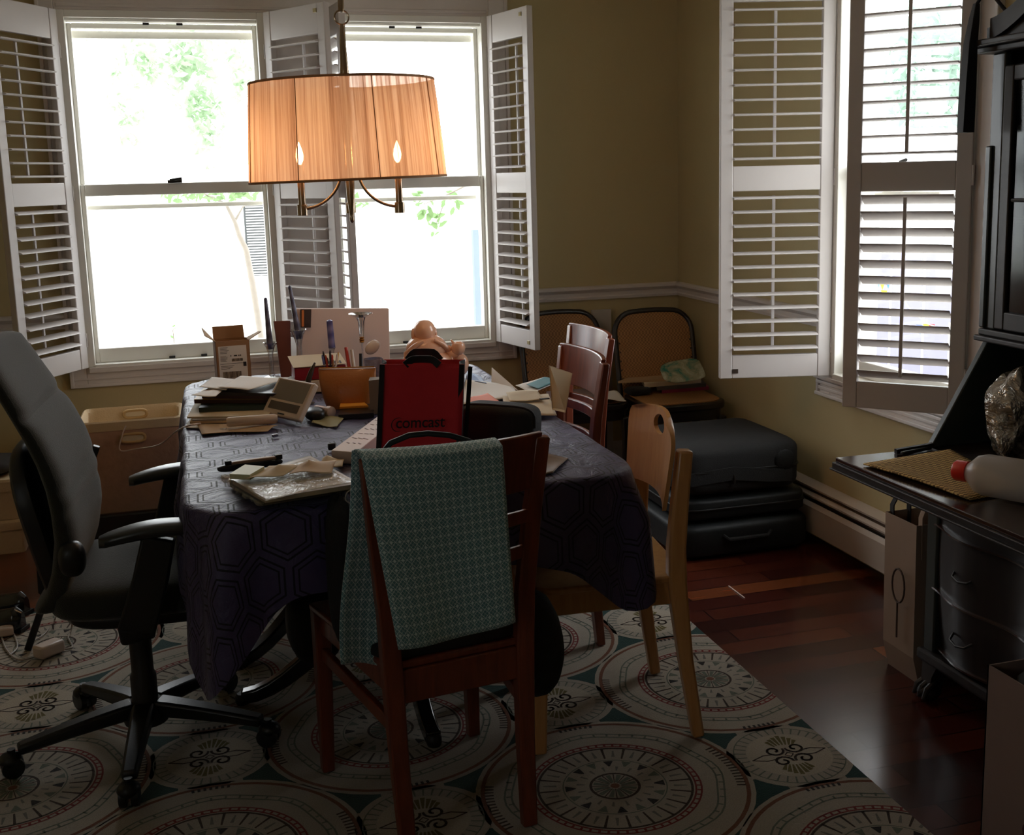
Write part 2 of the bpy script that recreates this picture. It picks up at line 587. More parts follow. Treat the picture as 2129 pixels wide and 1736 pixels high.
yf = D - 0.024
shutter('white louvered shutter swung open behind the office chair, beside the wide back window', 0.42, (W1[0], yf, ZB), rad(-120.6), -1, 12, 3, [(0.03, 1), (SH - 0.03, 1)])
shutter('white louvered shutter between the two back windows, hinged to the wide window', 0.42, (W1[1], yf, ZB), rad(-58.3), 1, 4, 4, [(SH - 0.03, -1)])
shutter('narrow edge-on white shutter behind the chandelier stem, daylight glowing between its louvers', 0.375, (W2[0], yf, ZB), rad(-83), -1, 8, 22, None)
shutter('white louvered shutter standing open above the first cane-backed chair', 0.375, (W2[1], yf, ZB), rad(-76.6), 1, 10, 8, [(0.03, -1), (SH - 0.03, -1)])
shutter('pale lavender-white louvered shutter in the corner, small dark plate on its bottom rail', 0.42, (R - 0.022, W3[1], ZB), rad(165.2), -1, 6, 4, [(0.028, 1)], 'brown_plate')
shutter('shaded brownish louvered shutter with tilted lower louvers beside the dark hutch', 0.383, (R - 0.022, W3[0], ZB), rad(132.6), 1, 32, 3, None)

# ------------------------------------------------------------------ baseboard heater
hy0, hy1 = 1.2, 4.75
ht = thing('baseboard_heater', 'long white baseboard heater running along the wall below the side window', 'heater', (R, 3.0, 0.0))
def hs(prof, name, mat):
    mb = MB()
    mb.loft([[(-o, y - 3.0, z) for o, z in prof] for y in (hy0, hy1)])
    return mb.build(name, M[mat], ht, smooth=False)
hs([(0, 0.03), (0.006, 0.03), (0.006, 0.222), (0.052, 0.216), (0.054, 0.224), (0.004, 0.232), (0, 0.232)], 'back_cover', 'heater')
hs([(0.052, 0.04), (0.066, 0.045), (0.068, 0.15), (0.058, 0.168), (0.054, 0.166), (0.062, 0.148), (0.060, 0.05), (0.052, 0.046)], 'front_panel', 'heater')
hs([(0.044, 0.197), (0.060, 0.186), (0.060, 0.192), (0.046, 0.202)], 'damper', 'heater')
hs([(0.01, 0.06), (0.05, 0.06), (0.05, 0.15), (0.01, 0.15)], 'heating_fins', 'fin')
# ------------------------------------------------------------------ rug with tufted medallions
RUG0, RDU, RDV, RTH = (0.871, 2.885), 0.4623, 0.4701, -0.0033
RC = dict(cream=srgb(166, 157, 144), cream2=srgb(178, 168, 152), rust=srgb(116, 70, 46), red=srgb(124, 38, 36), dark=srgb(58, 42, 32), black=srgb(34, 30, 30),
          sage=srgb(104, 112, 100), teal=srgb(20, 62, 58), teal2=srgb(12, 34, 36), olive=srgb(104, 94, 44), grey=srgb(112, 110, 104))
RK = list(RC)


def rug_mat(c):
    t = NT('rug_wool')
    v = t.coord()
    f = t.noise(v, 260, 2)
    g = t.noise(v, 30, 3)
    k = t.mix(f, mul(c, 0.72), mul(c, 1.2))
    t.l(t.mix(t.math('MULTIPLY', g, 0.25), k, mul(c, 0.7)), t.b.inputs['Base Color'])
    t.b.inputs['Roughness'].default_value = 0.95
    t.b.inputs['Specular IOR Level'].default_value = 0.1
    t.b.inputs['Sheen Weight'].default_value = 0.2
    t.bump(f, 0.5, 0.004)
    return t.mat


def build_rug():
    x0, x1, y0, y1 = -1.55, 1.457 - RUG0[0], -1.55, 4.16 - RUG0[1]
    x0 = -1.55 - 0.3
    vs, fs, ms = [], [], []
    H0 = 0.011

    def clip(poly):
        for ax, lim, sg in ((0, x0, 1), (0, x1, -1), (1, y0, 1), (1, y1, -1)):
            out = []
            for i in range(len(poly)):
                a, b = poly[i], poly[(i + 1) % len(poly)]
                da, db = (a[ax] - lim) * sg, (b[ax] - lim) * sg
                if da >= 0: out.append(a)
                if da * db < 0:
                    k = da / (da - db)
                    out.append((a[0] + (b[0] - a[0]) * k, a[1] + (b[1] - a[1]) * k))
            poly = out
            if len(poly) < 3: return None
        return poly

    def P(poly, lay, c):
        q = clip(poly)
        if not q: return
        b = len(vs)
        vs.extend((p[0], p[1], H0 + lay * 0.00035) for p in q)
        fs.append(tuple(range(b, b + len(q))))
        ms.append(RK.index(c))

    def disk(cx, cy, r, lay, c, n=44):
        P([(cx + r * cos(2 * pi * k / n), cy + r * sin(2 * pi * k / n)) for k in range(n)], lay, c)

    def ring(cx, cy, ra, rb, lay, c, n=56, a0=0.0, a1=2 * pi, oct_=0.0):
        def rr(r, a):
            return r * (1 + oct_ * cos(8 * a))
        for k in range(n):
            a, b = a0 + (a1 - a0) * k / n, a0 + (a1 - a0) * (k + 1) / n
            P([(cx + rr(ra, a) * cos(a), cy + rr(ra, a) * sin(a)), (cx + rr(rb, a) * cos(a), cy + rr(rb, a) * sin(a)),
               (cx + rr(rb, b) * cos(b), cy + rr(rb, b) * sin(b)), (cx + rr(ra, b) * cos(b), cy + rr(ra, b) * sin(b))], lay, c)

    def spoke(cx, cy, a, ra, rb, w0, w1, lay, c):
        d, n = (cos(a), sin(a)), (-sin(a), cos(a))
        P([(cx + d[0] * ra - n[0] * w0, cy + d[1] * ra - n[1] * w0), (cx + d[0] * rb - n[0] * w1, cy + d[1] * rb - n[1] * w1),
           (cx + d[0] * rb + n[0] * w1, cy + d[1] * rb + n[1] * w1), (cx + d[0] * ra + n[0] * w0, cy + d[1] * ra + n[1] * w0)], lay, c)

    def stroke(pts, w, lay, c):
        for a, b in zip(pts[:-1], pts[1:]):
            dx, dy = b[0] - a[0], b[1] - a[1]
            l = math.hypot(dx, dy) or 1
            nx, ny = -dy / l * w, dx / l * w
            ex, ey = dx / l * w * 0.5, dy / l * w * 0.5
            P([(a[0] - ex + nx, a[1] - ey + ny), (a[0] - ex - nx, a[1] - ey - ny), (b[0] + ex - nx, b[1] + ey - ny), (b[0] + ex + nx, b[1] + ey + ny)], lay, c)

    def large(cx, cy):
        disk(cx, cy, 0.3325, 2, 'cream')
        ring(cx, cy, 0.3105, 0.3205, 3, 'rust')
        for q in range(4):      # black ticks inside the rust ring, in four groups
            base = q * pi / 2
            for k in range(-7, 8):
                a = base + k * 0.045
                if q % 2 == 0:
                    spoke(cx, cy, a, 0.290, 0.312, 0.0026, 0.0032, 3, 'dark')
                elif abs(k) < 4:
                    spoke(cx, cy, a, 0.300, 0.314, 0.0034, 0.0034, 4, 'black')
        ring(cx, cy, 0.2445, 0.249, 3, 'sage', oct_=0.018)
        ring(cx, cy, 0.261, 0.2655, 3, 'sage', oct_=0.018)
        for k in range(48):
            a = 2 * pi * k / 48
            spoke(cx, cy, a, 0.248, 0.262, 0.0026, 0.0026, 3, 'sage')
        ring(cx, cy, 0.1905, 0.195, 3, 'red')
        ring(cx, cy, 0.2035, 0.208, 3, 'red')
        for k in range(60):
            a = 2 * pi * k / 60
            spoke(cx, cy, a, 0.195, 0.204, 0.003, 0.003, 3, 'red')
        ring(cx, cy, 0.181, 0.187, 3, 'dark')
        for k in range(20):
            a = 2 * pi * (k + 0.5) / 20
            spoke(cx, cy, a, 0.132, 0.184, 0.0022, 0.0034, 3, 'dark')
            a2 = 2 * pi * k / 20
            spoke(cx, cy, a2, 0.140, 0.172, 0.0042, 0.0018, 3, 'grey')
        ring(cx, cy, 0.1225, 0.1255, 3, 'sage')
        for k in range(16):
            a = 2 * pi * (k + 0.5) / 16
            spoke(cx, cy, a, 0.094, 0.119, 0.002, 0.0125, 3, 'black' if k % 2 else 'sage')
            spoke(cx, cy, a + pi / 16, 0.072, 0.092, 0.0016, 0.0036, 3, 'grey')
        ring(cx, cy, 0.055, 0.0615, 3, 'dark', 36)
        for k in range(12):
            a = 2 * pi * k / 12
            spoke(cx, cy, a, 0.016, 0.052, 0.003, 0.006, 3, 'sage')
            spoke(cx, cy, a + pi / 12, 0.014, 0.056, 0.0010, 0.0014, 4, 'dark')
        disk(cx, cy, 0.011, 4, 'rust', 14)

    def small(cx, cy):
        disk(cx, cy, 0.156, 2, 'cream')
        ring(cx, cy, 0.136, 0.139, 3, 'sage', 40)
        for k in range(36):
            a = 2 * pi * k / 36
            spoke(cx, cy, a, 0.108, 0.138, 0.0018, 0.0024, 3, 'sage')
        disk(cx, cy, 0.106, 3, 'cream2')
        for sgn in (1, -1):
            for k in range(-3, 4):     # olive fans front and back
                spoke(cx, cy, sgn * pi / 2 + k * 0.16 - 0.15, 0.050, 0.098 - abs(k) * 0.006, 0.002, 0.0058, 4, 'olive')
            # spear to each side
            stroke([(cx + sgn * 0.036, cy + 0.012), (cx + sgn * 0.066, cy + 0.014), (cx + sgn * 0.1, cy), (cx + sgn * 0.066, cy - 0.014), (cx + sgn * 0.036, cy - 0.012)], 0.002, 4, 'dark')
        for qx in (1, -1):
            for qy in (1, -1):
                pts = []
                for k in range(22):     # curl
                    a = 0.4 + k * 0.36
                    r = 0.0255 - 0.0009 * k
                    pts.append((cx + qx * (0.029 + r * cos(a + 2.6)), cy + qy * (0.0275 + r * sin(a + 2.6))))
                stroke(pts, 0.0032, 5, 'dark')
        stroke([(cx, cy + 0.011), (cx + 0.011, cy), (cx, cy - 0.011), (cx - 0.011, cy), (cx, cy + 0.011)], 0.0014, 5, 'dark')

    P([(x0, y0), (x1, y0), (x1, y1), (x0, y1)], 0, 'cream')
    for i in range(-5, 3):
        for j in range(-4, 4):
            cx, cy = (i + 0.5) * RDU, (j + 0.5) * RDV
            P([(cx - 0.155, cy - 0.155), (cx + 0.155, cy - 0.155), (cx + 0.155, cy + 0.155), (cx - 0.155, cy + 0.155)], 1, 'teal')
            dgs = ((1, 1), (-1, -1)) if (i + j) % 2 else ((1, -1), (-1, 1))   # towards the two small medallions
            for qx, qy in dgs:
                d, n = (qx * 0.7071, qy * 0.7071), (-qy * 0.7071, qx * 0.7071)
                P([(cx + d[0] * 0.045, cy + d[1] * 0.045), (cx + d[0] * 0.14 + n[0] * 0.062, cy + d[1] * 0.14 + n[1] * 0.062), (cx + d[0] * 0.158, cy + d[1] * 0.158), (cx + d[0] * 0.14 - n[0] * 0.062, cy + d[1] * 0.14 - n[1] * 0.062)], 1.5, 'teal2')
    for i in range(-5, 3):
        for j in range(-4, 4):
            (large if (i + j) % 2 else small)(i * RDU, j * RDV)
    # thickness: edge band and underside
    b = len(vs)
    cr = [(x0, y0), (x1, y0), (x1, y1), (x0, y1)]
    vs.extend((x, y, H0) for x, y in cr); vs.extend((x, y, 0.0005) for x, y in cr)
    for k in range(4):
        fs.append((b + k, b + 4 + k, b + 4 + (k + 1) % 4, b + (k + 1) % 4)); ms.append(RK.index('rust'))
    fs.append((b + 7, b + 6, b + 5, b + 4)); ms.append(0)
    me = bpy.data.meshes.new('rug')
    me.from_pydata(vs, [], fs)
    for k in RK: me.materials.append(rug_mat(RC[k]))
    me.polygons.foreach_set('material_index', ms)
    bm = bmesh.new(); bm.from_mesh(me)
    for f in bm.faces:
        if abs(f.normal.z) > 0.9 and f.normal.z < 0 and f.verts[0].co.z > 0.005: f.normal_flip()
    bm.to_mesh(me); bm.free()
    o = bpy.data.objects.new('rug', me)
    COL.objects.link(o)
    o.location = (RUG0[0], RUG0[1], 0)
    o.rotation_euler = (0, 0, RTH)
    tag(o, 'large cream rug with round medallions and teal corners on the cherry floor', 'rug')


build_rug()
# ------------------------------------------------------------------ dining table and cloth
M['black_wood'] = wood('black_lacquered_wood', srgb(14, 12, 12), srgb(30, 26, 25), 0.22, coat=0.5)
M['mahogany'] = wood('mahogany', srgb(90, 38, 23), srgb(136, 66, 41), 0.34, coat=0.35)
M['beech'] = wood('beech_plywood', srgb(190, 134, 78), srgb(212, 160, 102), 0.3, coat=0.4)
TC, TA, TB, TZ = (0.47, 3.475), 0.53, 0.935, 0.742
tb = thing('dining_table', 'black pedestal dining table hidden under the dark patterned cloth', 'table', (TC[0], TC[1], 0))


def rrect(a, b, r, n=12):
    pts = []
    for cx, cy, s in ((a - r, b - r, 0), (-a + r, b - r, 1), (-a + r, -b + r, 2), (a - r, -b + r, 3)):
        for k in range(n + 1):
            t = (s + k / n) * pi / 2
            pts.append((cx + r * cos(t), cy + r * sin(t)))
    return pts


MB().prism([(x, y, TZ - 0.036) for x, y in rrect(TA - 0.012, TB - 0.012, 0.2)], (0, 0, 0.03)).build('tabletop', M['black_wood'], tb, bevel=0.004)
MB().prism([(x, y, TZ - 0.11) for x, y in rrect(TA - 0.1, TB - 0.12, 0.16)], (0, 0, 0.073)).build('apron', M['black_wood'], tb)
for py, feet in ((-0.36, [(-0.43, 0.06), (0.03, -0.36), (0.43, 0.06)]), (0.30, [(-0.42, -0.34), (-0.36, 0.3), (0.40, 0.25)])):
    ped = MB().lathe([(0.05, 0.17), (0.062, 0.2), (0.07, 0.25), (0.058, 0.3), (0.04, 0.36), (0.036, 0.42), (0.05, 0.47), (0.056, 0.52), (0.04, 0.57), (0.07, 0.62), (0.11, 0.635)], 24, (0, py, 0)).build('pedestal', M['black_wood'], tb)
    for fx, fy in feet:
        pts, ws = [], []
        for k in range(11):
            t = k / 10
            h = 0.24 * (1 - t) ** 1.6 + 0.034 + 0.05 * sin(pi * t) ** 2 * (1 - t)
            pts.append((fx * (0.08 + 0.92 * t), py + fy * (0.08 + 0.92 * t), h))
            ws.append(0.062 - 0.026 * t)
        lg = MB().bar(pts, [0.04] * 11, ws, (0, 0, 1)).build('pedestal_leg', M['black_wood'], tb, bevel=0.006)
        MB().lathe([(0.010, 0.0125), (0.017, 0.014), (0.02, 0.022), (0.02, 0.036), (0.014, 0.044)], 14, (fx, py + fy, 0)).build('foot_cap', M['black_metal'], lg)


def cloth_mat():
    t = NT('navy_geometric_cloth')
    uvn = t.n('ShaderNodeUVMap')
    sc = t.n('ShaderNodeVectorMath', operation='SCALE'); sc.inputs['Scale'].default_value = 1 / 0.128
    t.l(uvn.outputs[0], sc.inputs[0])
    sep = t.n('ShaderNodeSeparateXYZ'); t.l(sc.outputs[0], sep.inputs[0])
    X, Y = sep.outputs[0], sep.outputs[1]
    q3 = math.sqrt(3)

    def cell(ox, oy):
        x = t.math('SUBTRACT', t.math('FLOORED_MODULO', t.math('ADD', X, ox), 1.0), 0.5)
        y = t.math('SUBTRACT', t.math('FLOORED_MODULO', t.math('ADD', Y, oy), q3), q3 / 2)
        ax, ay = t.math('ABSOLUTE', x), t.math('ABSOLUTE', y)
        return t.math('MAXIMUM', ax, t.math('ADD', t.math('MULTIPLY', ax, 0.5), t.math('MULTIPLY', ay, q3 / 2)))
    d = t.math('MINIMUM', cell(0, 0), cell(0.5, q3 / 2))

    def band(a, b):
        return t.math('MULTIPLY', t.math('GREATER_THAN', d, a), t.math('LESS_THAN', d, b))
    line = t.math('ADD', band(0.315, 0.345), band(0.405, 0.44), clamp=True)
    v = t.coord()
    n = t.noise(v, 9, 4)
    fine = t.noise(t.coord(scale=(1, 1, 1)), 420, 2)
    base = t.mix(n, srgb(60, 54, 92), srgb(78, 70, 106))
    c = t.mix(line, base, srgb(18, 17, 34))
    t.l(c, t.b.inputs['Base Color'])
    t.l(t.math('MULTIPLY_ADD', line, 0.2, 0.44), t.b.inputs['Roughness'])
    t.b.inputs['Specular IOR Level'].default_value = 0.4
    t.b.inputs['Sheen Weight'].default_value = 0.08
    wr = t.noise(v, 14, 4, 0.55, 1.2)
    h = t.math('ADD', t.math('MULTIPLY', wr, 1.0), t.math('MULTIPLY', fine, 0.10))
    h = t.math('MULTIPLY_ADD', line, -0.02, h)
    t.bump(h, 0.55, 0.014)
    return t.mat


M['cloth'] = cloth_mat()


def cloth():
    a, b, r = TA, TB, 0.15
    # perimeter sampled evenly, starting mid right side
    per = []
    segs = 320
    base = rrect(a, b, r, 40)
    L = [0]
    for i in range(len(base)): L.append(L[-1] + math.dist(base[i], base[(i + 1) % len(base)]))
    tot = L[-1]
    j = 0
    for k in range(segs):
        s = tot * k / segs
        while L[j + 1] < s: j += 1
        f = (s - L[j]) / max(1e-9, L[j + 1] - L[j])
        p, q = base[j], base[(j + 1) % len(base)]
        per.append((p[0] + (q[0] - p[0]) * f, p[1] + (q[1] - p[1]) * f))
    # outward normals
    nrm = []
    for k in range(segs):
        p, q = per[k - 1], per[(k + 1) % segs]
        d = V((q[1] - p[1], -(q[0] - p[0]))).normalized()
        nrm.append(d)
    corners = {(1, 1): 0.17, (-1, 1): 0.17, (-1, -1): 0.235, (1, -1): 0.155}
    rows = 26
    mb = MB()
    rings = []
    for k in range(segs):
        px, py = per[k]
        nx, ny = nrm[k]
        drop = 0.205 if py < 0 else 0.225
        cf = 0.0
        for (sx, sy), ex in corners.items():
            dd = math.hypot(px - sx * (a - 0.045), py - sy * (b - 0.045))
            w = math.exp(-(dd / 0.11) ** 2)
            drop += ex * w
            cf += w
        drop += 0.012 * sin(k * 0.21)
        ang = 2 * pi * k / segs
        fold = 0.014 * sin(ang * 17 + 1.1) + 0.010 * sin(ang * 29) + 0.02 * cf * sin(ang * 40)
        col = []
        for i in range(8):     # top, from centre outwards
            t = (i / 7) ** 0.8
            z = TZ + 0.0015 * sin(px * t * 23 + 1) * sin(py * t * 17) + 0.0012 * sin(px * t * 61 + py * t * 47)
            s = t * 0.985
            col.append(((TC[0] + px * s, TC[1] + py * s, z), (px * s, py * s)))
        for i in range(1, rows + 1):
            t = i / rows
            dz = drop * t
            rad_ = 0.016
            if dz < rad_ * 1.57:
                th = dz / rad_
                out, down = rad_ * sin(th) - 0.008, rad_ * (1 - cos(th))
            else:
                out, down = rad_ - 0.008, rad_ + dz - rad_ * 1.57
            sw = min(1, dz / 0.14)
            out += sw * (fold + 0.010 + 0.03 * cf * t)
            col.append(((TC[0] + px + nx * out, TC[1] + py + ny * out, TZ - down), (px + nx * dz, py + ny * dz)))
        rings.append(col)
    nc = len(rings[0])
    for k in range(segs):
        for p, t in rings[k]:
            mb.v.append(V(p)); mb.uv[len(mb.v) - 1] = t
    for k in range(segs):
        k2 = (k + 1) % segs
        for i in range(nc - 1):
            if i == 0: mb.f.append((k * nc + 1, k2 * nc + 1, 0)) if False else mb.f.append((k * nc, k * nc + 1, k2 * nc + 1))
            else: mb.f.append((k * nc + i, k * nc + i + 1, k2 * nc + i + 1, k2 * nc + i))
            mb.m.append(0)
    o = mb.build('tablecloth', M['cloth'], ang=80)
    tag(o, 'shiny navy tablecloth with dark hexagon lines draped over the dining table', 'tablecloth')


cloth()
# ------------------------------------------------------------------ dining chairs
M['seat_pad'] = plain('black_seat_vinyl', srgb(24, 22, 22), 0.45, 0.1, bump=0.15)


def ladder_chair(name, label, loc, rz):
    """local +y is the front of the seat"""
    c = thing(name, label, 'chair', loc, rz, 'mahogany slat-back chairs')
    for s in (-1, 1):
        pts = [(s * 0.142, -0.232, 0.0135), (s * 0.147, -0.212, 0.22), (s * 0.152, -0.205, 0.43), (s * 0.158, -0.208, 0.56), (s * 0.175, -0.220, 0.74), (s * 0.192, -0.242, 0.905)]
        MB().bar(pts, [0.034, 0.038, 0.042, 0.04, 0.038, 0.034], [0.026, 0.03, 0.034, 0.03, 0.026, 0.022], (0, 1, 0)).build('rear_leg', M['mahogany'], c, bevel=0.004)
        MB().bar([(s * 0.194, 0.226, 0.0135), (s * 0.192, 0.224, 0.22), (s * 0.19, 0.222, 0.435)], [0.03, 0.036, 0.042], [0.03, 0.036, 0.042], (0, 1, 0)).build('front_leg', M['mahogany'], c, bevel=0.004)
        MB().bar([(s * 0.148, -0.2, 0.30), (s * 0.191, 0.222, 0.325)], 0.016, 0.032, (0, 0, 1)).build('side_stretcher', M['mahogany'], c, bevel=0.003)
        MB().bar([(s * 0.15, -0.2, 0.405), (s * 0.188, 0.215, 0.405)], 0.02, 0.055, (0, 0, 1)).build('side_apron', M['mahogany'], c, bevel=0.003)
    MB().bar([(-0.15, -0.205, 0.395), (0.15, -0.205, 0.395)], 0.022, 0.075, (0, 0, 1)).build('rear_apron', M['mahogany'], c, bevel=0.003)
    MB().bar([(-0.188, 0.22, 0.405), (0.188, 0.22, 0.405)], 0.022, 0.055, (0, 0, 1)).build('front_apron', M['mahogany'], c, bevel=0.003)
    st = MB().prism([(-0.165, -0.21, 0.432), (0.165, -0.21, 0.432), (0.215, 0.235, 0.432), (-0.215, 0.235, 0.432)], (0, 0, 0.018)).build('seat', M['mahogany'], c, bevel=0.005)
    MB().blob((0, 0.012, 0.464), (0.185, 0.215, 0.024), (0.35, 0.45)).build('seat_pad', M['seat_pad'], c)

    def slat(z0, z1, nm, th):
        mb = MB()
        rings = []
        for k in range(15):
            u = -1 + 2 * k / 14
            sag = -0.034 * (1 - u * u)

            def at(z):
                f = (z - 0.43) / (0.905 - 0.43)
                x = (0.15 + 0.042 * f) * u
                y = -0.205 - 0.037 * f ** 1.6 + sag + 0.004
                return x, y
            (xa, ya), (xb, yb) = at(z0), at(z1)
            rings.append([V((xa, ya - th / 2, z0)), V((xa, ya + th / 2, z0)), V((xb, yb + th / 2, z1)), V((xb, yb - th / 2, z1))])
        mb.loft(rings)
        return mb.build(nm, M['mahogany'], c, bevel=0.003)
    slat(0.79, 0.915, 'top_slat', 0.016)
    slat(0.715, 0.745, 'slat', 0.014)
    slat(0.635, 0.665, 'slat', 0.014)
    return c


ladder_chair('dining_chair', 'mahogany slat-back chair at the table end, teal towel over its back', (0.452, 2.526, 0), rad(9))
ladder_chair('dining_chair', 'mahogany slat-back chair just behind the light beech chair', (0.885, 3.365, 0), rad(91))
ladder_chair('dining_chair', 'mahogany slat-back chair whose pale top rail pokes up behind its twin', (1.075, 3.84, 0), rad(92))

# beech chair -------------------------------------------------------------
bc = thing('beech_chair', 'light beech chair with a curved plywood back and oval hand hole', 'chair', (0.965, 2.80, 0), rad(84))
for s in (-1, 1):
    pts = [(s * 0.2, -0.215, 0.0135), (s * 0.19, -0.185, 0.22), (s * 0.18, -0.165, 0.42), (s * 0.178, -0.165, 0.52), (s * 0.178, -0.175, 0.64), (s * 0.178, -0.188, 0.77)]
    MB().bar(pts, [0.034, 0.038, 0.042, 0.04, 0.038, 0.036], [0.03, 0.036, 0.048, 0.046, 0.042, 0.038], (0, 1, 0)).build('rear_leg', M['beech'], bc, bevel=0.007)
    MB().bar([(s * 0.195, 0.2, 0.0135), (s * 0.185, 0.19, 0.42)], [0.032, 0.042], [0.032, 0.042], (0, 1, 0)).build('front_leg', M['beech'], bc, bevel=0.006)
    MB().bar([(s * 0.172, -0.15, 0.4), (s * 0.18, 0.185, 0.4)], 0.022, 0.06, (0, 0, 1)).build('side_apron', M['beech'], bc, bevel=0.003)
MB().bar([(-0.17, -0.16, 0.4), (0.17, -0.16, 0.4)], 0.022, 0.06, (0, 0, 1)).build('rear_apron', M['beech'], bc, bevel=0.003)
MB().bar([(-0.175, 0.19, 0.4), (0.175, 0.19, 0.4)], 0.022, 0.06, (0, 0, 1)).build('front_apron', M['beech'], bc, bevel=0.003)
sm = MB()
sm.prism([(x * (0.9 + 0.1 * (y + 0.2) / 0.4), y + 0.01, 0.431) for x, y in rrect(0.215, 0.205, 0.07, 8)], (0, 0, 0.018))
sm.build('seat', M['beech'], bc, bevel=0.005)


def beech_back():
    mb = MB()
    nu, nv = 36, 24
    hx, hz = 0.205, 0.0

    def at(u, v):   # u -1..1, v 0..1
        top = 0.842 - 0.016 * u * u
        bot = 0.615 + 0.012 * (1 - u * u)
        z = bot + (top - bot) * v
        half = 0.176 + 0.034 * (v ** 0.8)
        # round the top corners
        if v > 0.72:
            q = (v - 0.72) / 0.28
            half *= (1 - 0.32 * (1 - math.sqrt(max(0, 1 - q * q))))
        x = half * u
        y = -0.139 - 0.04 * ((z - 0.43) / 0.40) - 0.028 * (1 - u * u) + 0.028
        return V((x, y, z))
    hole = lambda u, v: ((u) / 0.24) ** 2 + ((v - 0.80) / 0.12) ** 2 < 1
    idx = {}
    for layer in (0, 1):
        for i in range(nu + 1):
            for j in range(nv + 1):
                p = at(-1 + 2 * i / nu, j / nv)
                idx[layer, i, j] = len(mb.v)
                mb.v.append(p + V((0, 0.0 if layer else -0.011, 0)))
    solid = {}
    for i in range(nu):
        for j in range(nv):
            solid[i, j] = not hole(-1 + 2 * (i + 0.5) / nu, (j + 0.5) / nv)
    for i in range(nu):
        for j in range(nv):
            if not solid[i, j]: continue
            q = [(i, j), (i + 1, j), (i + 1, j + 1), (i, j + 1)]
            mb.f.append(tuple(idx[(0,) + p] for p in q)); mb.m.append(0)
            mb.f.append(tuple(idx[(1,) + p] for p in q[::-1])); mb.m.append(0)
            for (di, dj), (a, b) in (((-1, 0), (3, 0)), ((1, 0), (1, 2)), ((0, -1), (0, 1)), ((0, 1), (2, 3))):
                if not solid.get((i + di, j + dj), False):
                    mb.f.append((idx[(0,) + q[a]], idx[(1,) + q[a]], idx[(1,) + q[b]], idx[(0,) + q[b]])); mb.m.append(0)
    # pull hole rim onto a smooth ellipse
    for layer in (0, 1):
        for i in range(1, nu):
            for j in range(1, nv):
                n4 = [solid[i - 1, j - 1], solid[i, j - 1], solid[i, j], solid[i - 1, j]]
                if any(n4) and not all(n4):
                    u, v = -1 + 2 * i / nu, j / nv
                    k = 1 / math.sqrt((u / 0.24) ** 2 + ((v - 0.80) / 0.12) ** 2)
                    p = at(u * k, 0.80 + (v - 0.80) * k)
                    mb.v[idx[layer, i, j]] = p + V((0, 0.0 if layer else -0.011, 0))
    return mb.build('backrest', M['beech'], bc, ang=50)


beech_back()


# cane chairs -------------------------------------------------------------
def cane_mat():
    t = NT('woven_cane')
    v = t.coord(scale=(120, 120, 120))
    ck = t.n('ShaderNodeTexChecker'); ck.inputs['Scale'].default_value = 1.0
    t.l(v, ck.inputs['Vector'])
    n = t.noise(t.coord(), 12, 3)
    base = t.mix(n, srgb(186, 138, 84), srgb(160, 112, 64))
    t.l(t.mix(t.math('MULTIPLY', ck.outputs['Fac'], 0.55), base, srgb(96, 62, 34)), t.b.inputs['Base Color'])
    t.b.inputs['Roughness'].default_value = 0.6
    t.bump(ck.outputs['Fac'], 0.4, 0.002)
    return t.mat


M['cane'] = cane_mat()
M['ebony'] = wood('ebonised_wood', srgb(20, 17, 16), srgb(38, 30, 26), 0.35, coat=0.25)


def cane_chair(label, loc, rz, w=0.4):
    c = thing('cane_chair', label, 'chair', loc, rz, 'cane-backed chairs against the back wall')
    h = w / 2
    z0, z1 = 0.44, 0.805

    def yb(z): return -0.19 - 0.10 * (z - 0.44) / 0.37
    # bent frame: up one side, over the top, down the other
    out = []
    r = 0.10
    for k in range(8): out.append((-h, z0 - 0.02 + (z1 - r - z0 + 0.02) * k / 7))
    for k in range(1, 9): out.append((-h + r - r * cos(k / 8 * pi / 2), z1 - r + r * sin(k / 8 * pi / 2)))
    for k in range(1, 5): out.append((-h + r + (2 * h - 2 * r) * k / 5, z1 + 0.004 * sin(pi * k / 5)))
    right = [(-x, z) for x, z in out[:16]][::-1]
    out = out + right
    fr = MB().tube([(x, yb(z), z) for x, z in out], 0.013, 10, flat=0.8)
    fr.build('back_frame', M['ebony'], c)
    cp = MB()
    inner = [(x * 0.97, z - 0.006) for x, z in out]
    cp.prism([(x, yb(z) - 0.004, z) for x, z in inner], (0, 0.008, 0))
    cp.build('cane_back', M['cane'], c, smooth=False)
    dots = MB()
    for (x, z) in out[2:-2]:
        for f in (0,):
            dots.box((x * 0.92, yb(z) + 0.006, z - 0.02 if z > 0.7 else z), (0.005, 0.003, 0.008))
    dots.build('cane_holes', M['ebony'], c, smooth=False)
    seat = rrect(h + 0.006, 0.19, 0.09, 8)
    MB().prism([(x, y, 0.405) for x, y in seat], (0, 0, 0.035)).build('seat_frame', M['ebony'], c, bevel=0.008)
    MB().prism([(x * 0.9, y * 0.9, 0.438) for x, y in seat], (0, 0, 0.006)).build('cane_seat', M['cane'], c)
    MB().prism([(x * 0.93, y * 0.93, 0.36) for x, y in seat], (0, 0, 0.05)).build('apron', M['ebony'], c)
    for sx in (-1, 1):
        for sy in (-1, 1):
            MB().bar([(sx * (h - 0.02), sy * 0.15, 0.37), (sx * (h - 0.015), sy * (0.155 if sy > 0 else 0.18), 0.0)], [0.034, 0.026], [0.034, 0.026], (0, 1, 0)).build('leg', M['ebony'], c, bevel=0.004)
    return c


cane_chair('cane-backed chair in the room corner with a plastic-topped paper pile on its seat', (2.05, 4.83, 0), rad(180 - 2), 0.385)
cane_chair('cane-backed chair under the back window, half hidden by the open shutter', (1.638, 4.97, 0), rad(180), 0.385)
